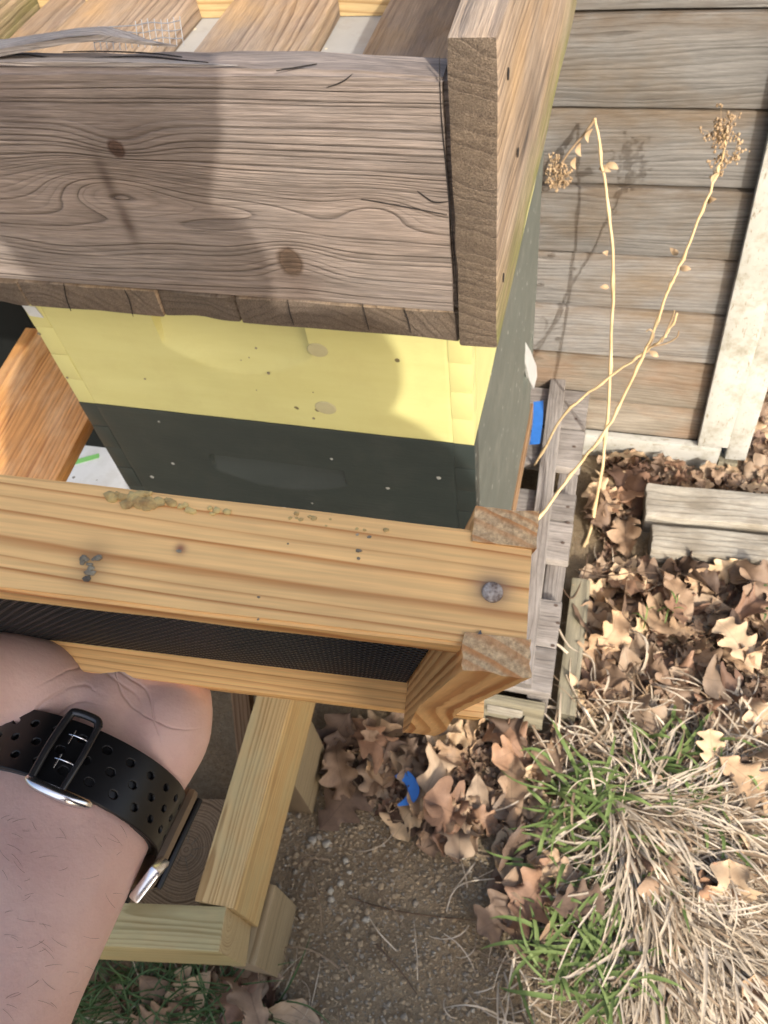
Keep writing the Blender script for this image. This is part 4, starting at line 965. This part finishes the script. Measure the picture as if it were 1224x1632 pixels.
stB = [onz(846, 848, -.945), ony(900, 770, .535), ony(955, 700, .575), ony(990, 640, .60), ony(1030, 555, .63), ony(1062, 470, .655), ony(1083, 425, .67), ony(1120, 335, .69), ony(1150, 258, .71)]
def exB(e, P):
    for i, (u, v) in enumerate(((1150, 195), (1165, 205), (1140, 212), (1155, 222), (1172, 240), (1160, 250), (1140, 265))): seed_head(e, ony(u, v, .715), .015, 12, 50 + i)
    link('branch', mesh('branch', *tube([ony(1150, 258, .71), ony(1156, 230, .713), ony(1152, 205, .715)], .0016, 6), ang=60), M_stalk, e)
    for i, (u, v, d) in enumerate(((1128, 322, (.5, -.3, .4)), (1083, 428, (1, -.2, .1)), (1148, 275, (-.2, -.4, -.5)), (1035, 560, (1, -.2, -.5)), (1068, 395, (.4, -.5, 0)))):
        dry_leaf(e, ony(u, v, .645 if v > 400 else .70), d, .018)
weed('dry weed leaning right with a fluffy seed head against the siding', stB, (.0031, .0018), exB)
stC = [onz(852, 742, -.945), ony(900, 660, .60), ony(960, 610, .62), ony(1025, 562, .63), ony(1050, 545, .62), ony(1068, 525, .62), ony(1079, 500, .62)]
def exC(e, P):
    for pts in ([(1040, 552), (1060, 548), (1078, 538), (1082, 528)], [(1035, 552), (1042, 535), (1036, 525), (1030, 528)], [(1055, 545), (1070, 510), (1075, 495)]):
        link('branch', mesh('branch', *tube(spline([ony(u, v, .618) for u, v in pts], 5), .0013, 6), ang=60), M_seed, e)
weed('thin brown dry stem crossing between the two taller weeds with curled twigs', stC, (.0024, .0016), exC)

# ------------------------------------------------------------------ leaves
def leaf_mesh(seed, lobes=4, curl=1.):
    rd = random.Random(seed); n = 26; vs, fs = [], []; L = .1; cu = rd.uniform(-1, 1) * curl; cu2 = rd.uniform(.1, .7) * curl; tw = rd.uniform(-1, 1) * curl
    asym = rd.uniform(.85, 1.15); p1 = rd.uniform(-.4, .4); p2 = rd.uniform(-.4, .4); K = (-1, -.72, -.36, 0, .36, .72, 1); sd = seed * 3.3
    wid = rd.uniform(.34, .46) if lobes else rd.uniform(.24, .32); tear = rd.uniform(.3, .8); ts = rd.choice((-1, 1))
    for i in range(n + 1):
        t = i / n; tt = max(0, (t - .09) / .91)
        env = math.sin(math.pi * min(1, tt ** .85)) ** .62 * (.72 + .4 * tt) if lobes else math.sin(math.pi * tt ** .9) ** .8
        for k in K:
            ph_ = p1 if k > 0 else p2
            lob = 1 if not lobes else .76 + .26 * math.tanh(1.6 * math.cos(2 * math.pi * lobes * (tt - .1) + ph_))
            w_ = L * wid * env * (1 + (lob - 1) * abs(k) ** 1.5) + .0006
            w_ *= 1 + .16 * MN.noise(V((t * 9, k * 2, sd))) * abs(k)
            if abs(k) == 1 and k == ts and abs(t - tear) < .03: w_ *= .72
            y = w_ * k * (asym if k > 0 else 1); x = L * (t - .5) + abs(k) * env * .010 * lob
            rib = .0011 * abs(math.sin(math.pi * 7 * (t - abs(k) * .12))) * (1 - abs(abs(k) - .5))
            z = abs(y) * .55 * cu2 * (1 + .4 * math.sin(6 * t + seed)) + cu * .13 * L * math.cos(math.pi * t * 1.7) + tw * y * (t - .5) * 1.2 + rib
            z += L * curl * (.05 * MN.noise(V((x * 38, y * 38, sd))) + .025 * MN.noise(V((x * 95, y * 95, sd))))
            if abs(k) > .7: z += (.0035 * math.sin(t * 23 + seed) + .006 * cu2 * (abs(k) > .9) * MN.noise(V((t * 5, k, sd)))) * curl
            vs.append((x, y * (1 - .22 * cu2 * abs(k)), z))
    m = len(K)
    for i in range(n):
        for k in range(m - 1): a_ = i * m + k; fs.append((a_, a_ + m, a_ + m + 1, a_ + 1))
    return mesh('leaf', vs, fs, True)
LM = []
for k in range(20):
    me = leaf_mesh(k, (3, 4, 0, 4, 3)[k % 5], (1.0, 1.5, .7, 2.0, 1.2)[k % 5]); LM.append(me); me.materials.append(M_leaf[(0, 1, 2, 0, 3, 2, 0)[k % 7]])
def poly_px(pix): return [ong(u, v).xy for u, v in pix]
def inside(p, poly):
    c = False; n = len(poly)
    for i in range(n):
        a_, b_ = poly[i], poly[(i + 1) % n]
        if (a_.y > p.y) != (b_.y > p.y) and p.x < (b_.x - a_.x) * (p.y - a_.y) / (b_.y - a_.y) + a_.x: c = not c
    return c
def sample(poly, n, rd):
    x0 = min(p.x for p in poly); x1 = max(p.x for p in poly); y0 = min(p.y for p in poly); y1 = max(p.y for p in poly); out = []
    while len(out) < n:
        p = V((rd.uniform(x0, x1), rd.uniform(y0, y1)))
        if inside(p, poly): out.append(p)
    return out
def blocked(x, y, m=.0):
    if .23 < x < 1.8 and .52 < y - (x - .25) * .045 < .72: return True
    if -.76 - m < x < .155 + m and .095 - m < y < .87: return True
    return False
def rot_rand(rd, tilt): return M.Rotation(rd.uniform(0, 6.28), 4, 'Z') @ M.Rotation(rd.gauss(0, tilt), 4, 'X') @ M.Rotation(rd.gauss(0, tilt), 4, 'Y')
rd = random.Random(11)
Z_litter = [  # (polygon in the picture, number of single leaves, label)
    ([(935, 880), (1010, 905), (1224, 925), (1224, 1060), (1060, 1090), (925, 1080)], 62, 'curled brown dead leaf in the litter between pallet and pale timbers'),
    ([(925, 1080), (1060, 1090), (1224, 1060), (1224, 1200), (1060, 1160), (905, 1150)], 34, 'brown dead leaf half buried in straw right of the pallet end'),
    ([(500, 1165), (760, 1165), (905, 1150), (900, 1230), (850, 1330), (720, 1345), (600, 1290), (520, 1230)], 60, 'crumpled brown dead leaf in the heap before the pallet end'),
    ([(935, 700), (1030, 760), (1035, 870), (925, 900)], 24, 'tan dead leaf heaped between pallet edge and timber ends'),
    ([(955, 725), (1150, 762), (1224, 770), (1224, 795), (1030, 785)], 26, 'small dead leaf wedged between shed base and pale timber'),
    ([(1165, 640), (1224, 560), (1224, 770), (1150, 762)], 18, 'shrivelled dead leaf on dark ground right of the shed corner'),
    ([(800, 1330), (900, 1360), (960, 1480), (870, 1560), (800, 1480)], 12, 'brown dead leaf among the green grass shoots'),
    ([(1010, 1200), (1224, 1170), (1224, 1632), (980, 1632)], 16, 'brown dead leaf caught in the bleached straw'),
    ([(80, 1550), (420, 1560), (460, 1632), (80, 1632)], 10, 'dull dead leaf lying in dark grass under the stand'),
]
litter = []
for poly, n, lab in Z_litter:
    pp = poly_px(poly); litter.append((pp, n))
    for p in sample(pp, n, rd):
        if blocked(p.x, p.y): p = V((p.x + rd.uniform(.0, .0), p.y)); 
        z = gfull(p.x, p.y) + rd.uniform(.006, .030)
        if blocked(p.x, p.y): continue
        s_ = rd.uniform(.75, 1.55) if 'small' not in lab else rd.uniform(.5, .8)
        if 'heap before' in lab: s_ *= .95
        o = link('dead_leaf', rd.choice(LM), None, None, M.Translation((p.x, p.y, z)) @ rot_rand(rd, .3) @ M.Scale(s_, 4))
        hue = {'tan_leaf': 'tan', 'brown_leaf': 'dark brown', 'pale_leaf': 'pale beige', 'russet_leaf': 'russet'}[o.data.materials[0].name]
        setp(o, lab.replace('brown dead', 'dead').replace('tan dead', 'dead').replace('dead leaf', hue + ' dead leaf'), 'leaf', 'dead leaves on the ground')
# the leaves one can point at
def bigleaf(u, v, k, s_, yaw, label, mat, tilt=(0, 0), dz=.03, lobes=4, curl=.7, seed=90):
    me = leaf_mesh(seed + k, lobes, curl); me.materials.append(mat); p = ong(u, v)
    p = onz(u, v, gfull(p.x, p.y) + dz)
    o = link('dead_leaf', me, None, None, M.Translation(p) @ M.Rotation(R(yaw), 4, 'Z') @ M.Rotation(R(tilt[0]), 4, 'X') @ M.Rotation(R(tilt[1]), 4, 'Y') @ M.Scale(s_, 4))
    return setp(o, label, 'leaf', 'dead leaves on the ground')
bigleaf(545, 1283, 1, 1.35, 60, 'large flat brown oak leaf lying on the gravel beside the stand', M_leaf[1], (8, 5), .02)
bigleaf(1180, 1030, 2, 1.25, 140, 'large pale tan oak leaf with lobed edge right of the pallet', M_leaf[2], (10, -12), .045)
bigleaf(1080, 975, 3, .8, 100, 'rounded russet leaf standing in the litter below the timbers', M_leaf[3], (22, 10), .05, 2, .5)
bigleaf(835, 1480, 4, 1.2, 100, 'curled tan leaf at the edge of the bare soil by the grass', M_leaf[0], (10, 5), .025)
bigleaf(918, 1440, 5, .95, 20, 'dark brown leaf lying across the green shoots', M_leaf[1], (5, 0), .05)
bigleaf(1010, 790, 6, 1.15, 65, 'large russet oak leaf leaning at the ends of the timbers', M_leaf[3], (-25, 30), .05)
bigleaf(1000, 728, 7, 1.05, 10, 'broad golden tan leaf against the white shed base', M_leaf[2], (-35, 10), .04)
bigleaf(1190, 1240, 8, 1.25, -30, 'broad tan leaf lying on straw at the right', M_leaf[0], (8, 12), .05)
bigleaf(1135, 1205, 9, .95, 100, 'pale tan leaf tilted over green shoots', M_leaf[2], (15, -10), .05)
bigleaf(690, 1230, 10, 1.1, 80, 'folded pale leaf right of the blue tape curl', M_leaf[2], (35, 20), .045, 2, 1.4)
bigleaf(1078, 872, 11, .55, 20, 'small bleached white leaf below the pale timber', plain('white_leaf', (.68, .58, .48), .7), (25, 10), .045, 2, 1.2)
# finer crumbled litter, past counting
mb = MB(); rd = random.Random(21)
for pp, n in litter:
    for p in sample(pp, int(n * 6), rd):
        if blocked(p.x, p.y): continue
        me = rd.choice(LM); s_ = rd.uniform(.14, .6); m_ = M.Translation((p.x, p.y, gfull(p.x, p.y) + rd.uniform(.002, .014))) @ rot_rand(rd, .55) @ M.Scale(s_, 4)
        mb.add(([m_ @ v.co for v in me.vertices], [tuple(q.vertices) for q in me.polygons]), rd.randrange(4))
me = mb.mesh('leaf_litter', 80)
for m_ in (M_leaf[1], M_leaf[0], M_leaf[3], M_leaf[2]): me.materials.append(m_)
me.polygons.foreach_set('material_index', mb.mi)
setp(link('leaf_litter', me, None), kind='stuff', label='crumbled brown leaf litter covering the ground round the pallet', cat='leaf litter')

# ------------------------------------------------------------------ straw, grass, twigs, stones
def blade(mb, p, yaw, L, w_, arch, bend, rd, m=0, n=7, droop=1., lift=0., flat_=False):
    P = []; a_ = yaw; x, y = p.x, p.y; z0 = gfull(x, y) + lift
    for i in range(n + 1):
        t = i / n; P.append(V((x, y, z0 + arch * math.sin(math.pi * min(1, t * droop)) + .003)))
        x += math.cos(a_) * L / n; y += math.sin(a_) * L / n; a_ += bend / n + rd.gauss(0, .05)
    vs, fs = [], []
    for i, q in enumerate(P):
        t = (P[min(i + 1, n)] - P[max(i - 1, 0)]).normalized(); s_ = t.cross(V((0, 0, 1))).normalized(); k = w_ * ((1 - .75 * (i / n) ** 2.5) if not flat_ else max(.06, math.sin(math.pi * min(1, .22 + .78 * i / n)) ** .7))
        vs += [q - s_ * k, q - V((0, 0, k * (.2 if flat_ else .4))), q + s_ * k]
    for i in range(n): b = i * 3; fs += [(b, b + 1, b + 4, b + 3), (b + 1, b + 2, b + 5, b + 4)]
    mb.add((vs, fs), m)
rd = random.Random(33); mb = MB()
C0 = ong(960, 1270).xy
S1 = poly_px([(990, 1330), (1090, 1250), (1224, 1230), (1224, 1632), (990, 1632), (1000, 1500)])
for p in sample(S1, 1500, rd):
    d = p - C0; d.x = d.x if d.x > 0 else .3 * -d.x; yaw = math.atan2(d.y, d.x) + rd.gauss(0, .65); q = p - d.normalized() * .08
    blade(mb, q, yaw, rd.uniform(.10, .26), min(.0032, rd.lognormvariate(-6.6, .45)), rd.uniform(.004, .035), rd.gauss(0, .8), rd, 0 if rd.random() < .7 else 1, lift=rd.uniform(0, .03))
S2 = poly_px([(895, 1090), (1000, 1070), (1130, 1130), (1224, 1160), (1224, 1260), (1090, 1300), (980, 1330), (880, 1250)])
for p in sample(S2, 330, rd):
    blade(mb, p, rd.uniform(0, 6.28), rd.uniform(.06, .18), min(.003, rd.lognormvariate(-6.5, .4)), rd.uniform(.006, .045), rd.gauss(0, 1.5), rd, 0 if rd.random() < .75 else 1, 9, lift=rd.uniform(0, .02))
S3 = poly_px([(860, 1250), (960, 1330), (960, 1500), (900, 1632), (780, 1632), (820, 1450)])
for p in sample(S3, 120, rd):
    blade(mb, p, rd.uniform(0, 6.28), rd.uniform(.05, .14), rd.uniform(.0008, .0018), rd.uniform(.004, .03), rd.gauss(0, 1.5), rd, 0 if rd.random() < .5 else 1)
for poly, n in (([(930, 880), (1224, 900), (1224, 1100), (920, 1090)], 60), ([(440, 1180), (880, 1160), (880, 1632), (440, 1632)], 55), ([(60, 1550), (440, 1560), (460, 1632), (60, 1632)], 60)):
    for p in sample(poly_px(poly), n, rd):
        if not blocked(p.x, p.y): blade(mb, p, rd.uniform(0, 6.28), rd.uniform(.03, .13), rd.uniform(.0005, .0013), rd.uniform(.002, .02), rd.gauss(0, 1.2), rd, 0 if rd.random() < .45 else 1, lift=.004)
me = mb.mesh('dry_straw', 70); me.materials.append(M_straw); me.materials.append(M_strawd); me.polygons.foreach_set('material_index', mb.mi)
setp(link('dry_straw', me, None), kind='stuff', label='bleached dry grass straw matted over the ground at the right', cat='straw')
# single bold straws
for i, (pts, lab) in enumerate((([(712, 1455), (722, 1425), (745, 1408), (800, 1402)], 'pale curved straw lying alone on the bare soil'),
        ([(985, 1490), (1030, 1440), (1075, 1370), (1100, 1340)], 'thick pale straw slanting up across the matted straw'), ([(880, 1000), (905, 1045), (940, 1065), (945, 1110)], 'bent pale straw hooked beside the pallet end'),
        ([(1030, 1000), (1100, 1050), (1180, 1105), (1224, 1135)], 'long thin brown stem lying across the dead leaves'), ([(900, 1090), (930, 1150), (965, 1205), (985, 1260)], 'broad white straw running down from the pallet corner'),
        ([(1080, 1170), (1150, 1205), (1224, 1245)], 'straight pale straw over the tan leaf'))):
    P = spline([ong(u, v) + V((0, 0, .04 if i in (1, 2, 4) else .012)) for u, v in pts], 6)
    setp(link('straw', mesh('straw', *tube(P, [.0022 * (1 if i in (1, 2, 4) else .55)] * len(P), 6), ang=60), M_strawd if i == 3 else M_straw), lab, 'straw', 'single straws')
# grass
def tuft(u, v, n, spread, lab, mat, L=(.05, .11), w_=.0036, grp='green grass tufts', arch=(.015, .035), name='grass_tuft'):
    c = ong(u, v).xy; mb = MB(); rr = random.Random(int(u * 7 + v))
    for k in range(n):
        p = c + V((rr.gauss(0, spread), rr.gauss(0, spread)))
        blade(mb, p, rr.uniform(0, 6.28), rr.uniform(*L), w_ * rr.uniform(.55, 1.1), rr.uniform(*arch), rr.gauss(0, .6), rr, 0, 7, rr.uniform(.55, .9), .02, True)
    return setp(link(name, mb.mesh(name, 80), mat), lab, 'grass', grp)
tuft(930, 1290, 60, .035, 'bright green grass tuft between the leaf heap and straw', M_grass)
tuft(1075, 1240, 56, .04, 'bright green grass tuft in curled straw, farthest from the stand', M_grass)
tuft(1095, 1335, 36, .035, 'bright green tuft rising through matted straw, below the tan leaves', M_grass)
tuft(925, 1525, 85, .042, 'bright green tuft beside the bare soil, nearest the camera', M_grass)
tuft(985, 1535, 14, .03, 'sparse green shoots inside the edge of the matted straw', M_grass)
tuft(880, 1370, 18, .03, 'small green tuft under the dark brown leaf', M_grass)
tuft(1030, 985, 8, .03, 'few green shoots among dead leaves below the timbers', M_grass, (.03, .06), .002)
tuft(1215, 960, 14, .03, 'small green weed at the far right under the timber', M_grassd, (.02, .05), .003)
rd = random.Random(5); mb = MB()
for p in sample(poly_px([(110, 1545), (260, 1540), (400, 1570), (440, 1632), (90, 1632)]), 260, rd):
    blade(mb, p, rd.uniform(0, 6.28), rd.uniform(.05, .14), rd.uniform(.0008, .0018), rd.uniform(.015, .06), rd.gauss(0, .8), rd, 0, 7, rd.uniform(.55, 1))
setp(link('grass', mb.mesh('grass', 80), M_grassd), kind='stuff', label='dark green thin grass on the ground under the stand', cat='grass')
# stones
rd = random.Random(8); mb = MB(); dirt = poly_px([(440, 1210), (600, 1290), (780, 1350), (860, 1480), (900, 1632), (400, 1632), (440, 1560)])
for p in sample(dirt, 4600, rd):
    r_ = min(.0075, rd.lognormvariate(-6.15, .45)); a_, f_ = ico(r_, .5, 1 if r_ > .003 else 1, (1, rd.uniform(.6, 1), .6), rd.randrange(99))
    mb.add(([q + V((p.x, p.y, gfull(p.x, p.y) + r_ * .2)) for q in a_], f_), rd.choices((0, 1, 2), (3, .25, 6))[0])
for p in sample(poly_px([(900, 900), (1224, 900), (1224, 1632), (900, 1632)]), 300, rd):
    r_ = rd.uniform(.002, .005); a_, f_ = ico(r_, .5, 1, (1, .8, .6), rd.randrange(99)); mb.add(([q + V((p.x, p.y, gfull(p.x, p.y) + r_ * .3)) for q in a_], f_), rd.choice((0, 2)))
me = mb.mesh('gravel', 50)
for m_ in M_stone: me.materials.append(m_)
me.polygons.foreach_set('material_index', mb.mi)
setp(link('gravel', me, None), kind='stuff', label='fine tan gravel strewn over the bare soil', cat='gravel')
PX = [(499, 1340), (521, 1345), (457, 1322), (551, 1372), (527, 1420), (528, 1434), (585, 1453), (543, 1408), (583, 1466), (595, 1494), (555, 1490), (640, 1380), (690, 1420), (760, 1352), (470, 1390), (520, 1530), (662, 1440), (600, 1330), (480, 1460), (560, 1560), (660, 1540), (720, 1500), (620, 1600), (500, 1600)]
for i, (u, v) in enumerate(PX):
    r_ = (.0078 if i < 2 else .0062 if i < 10 else rd.uniform(.0035, .006)); p = ong(u, v); k = 1 if i in (0, 1, 4, 5, 7) else rd.choice((0, 0, 1, 2))
    o = link('pebble', mesh('pebble', *ico(r_, .5, 2, (1.1, .9, .7), i), True), M_stone[k], None, M.Translation(p + V((0, 0, r_ * .35))) @ M.Rotation(rd.uniform(0, 6), 4, 'Z'))
    setp(o, ('pale rounded pebble beside the large oak leaf, left one of two' if i == 0 else 'pale rounded pebble beside the large oak leaf, right one of two') if i < 2 else 'small %s pebble pressed into the bare soil' % ('grey', 'pale', 'tan')[k], 'pebble', 'pebbles on the soil')
p = ong(535 / 1.844 * 1.0 + 560, 1385)
o = link('stone', mesh('stone', *ico(.024, .6, 2, (1.2, .9, .6), 4), True), M_stone[1], None, M.Translation(ong(850, 1392) + V((0, 0, .012))))
setp(o, 'pale angular stone at the edge of the grass shoots', 'stone')
# twigs
for i, (pts, lab) in enumerate((([(560, 1432), (620, 1450), (700, 1462), (790, 1470)], 'thin dark twig lying across the bare soil'), ([(600, 1505), (640, 1550), (665, 1585)], 'short dry twig on the bare soil near the bottom'),
        ([(920, 925), (960, 935), (1010, 930), (1050, 932)], 'dark twig arching over leaves beside the pallet'), ([(1080, 795), (1100, 820), (1125, 845)], 'thin dark twig propped on the pale timbers'), ([(870, 905), (905, 970), (925, 940), (935, 900)], 'curled dark tendril above the pallet edge'))):
    P = spline([ong(u, v) + V((0, 0, .045 if i > 1 else .004)) for u, v in pts], 6)
    setp(link('twig', mesh('twig', *tube(P, [.0016 - .0008 * k / len(P) for k in range(len(P))], 6), ang=60), M_twig), lab, 'twig', 'twigs')
# blue tape curl on the leaves, blue strip by the pallet gap
def ribbon(name, pts, wdir, w_, mat, lab, n=6):
    P = spline(pts, n); vs, fs = [], []
    for q in P: vs += [q - V(wdir) * w_, q + V(wdir) * w_, q + V(wdir) * w_ + V((0, .0006, .0006)), q - V(wdir) * w_ + V((0, .0006, .0006))]
    for i in range(len(P) - 1):
        a_ = i * 4
        for k in range(4): fs.append((a_ + k, a_ + (k + 1) % 4, a_ + 4 + (k + 1) % 4, a_ + 4 + k))
    fs += [(3, 2, 1, 0), tuple((len(P) - 1) * 4 + k for k in range(4))]
    return setp(link(name, mesh(name, vs, fs, ang=50), mat), lab, 'tape', 'scraps of blue tape')
zt = ong(650, 1255).z + .035
ou = [(629, 1236), (647, 1227), (664, 1244), (668, 1264), (657, 1281), (635, 1285)]; inn = [(632, 1241), (642, 1245), (649, 1255), (649, 1265), (642, 1275), (633, 1282)]
hz = (.0, .010, .016, .014, .008, .0)
po_ = [onz(u, v, zt + h_) for (u, v), h_ in zip(ou, hz)]; pi_ = [onz(u, v, zt + .4 * h_) for (u, v), h_ in zip(inn, hz)]
po_, pi_ = spline(po_, 4), spline(pi_, 4); nn_ = len(po_)
tv = po_ + pi_ + [p_ - V((0, 0, .0005)) for p_ in po_ + pi_]
tf = [(k, k + 1, nn_ + k + 1, nn_ + k) for k in range(nn_ - 1)] + [(2 * nn_ + nn_ + k, 2 * nn_ + nn_ + k + 1, 2 * nn_ + k + 1, 2 * nn_ + k) for k in range(nn_ - 1)]
setp(link('tape_scrap', mesh('tape_scrap', tv, tf, True), M_blue), 'curled scrap of blue tape on the dead leaves', 'tape', 'scraps of blue tape')
ribbon('tape_scrap', [onz(858, 640, -.90), onz(857, 672, -.905), onz(852, 708, -.91)], V((1, 0, .3)).normalized(), .011, M_blue, 'blue strip hanging in the dark gap beside the hive')
print('tris', sum(len(o.data.loop_triangles) or sum(len(q.vertices) - 2 for q in o.data.polygons) for o in bpy.data.objects if o.type == 'MESH'))
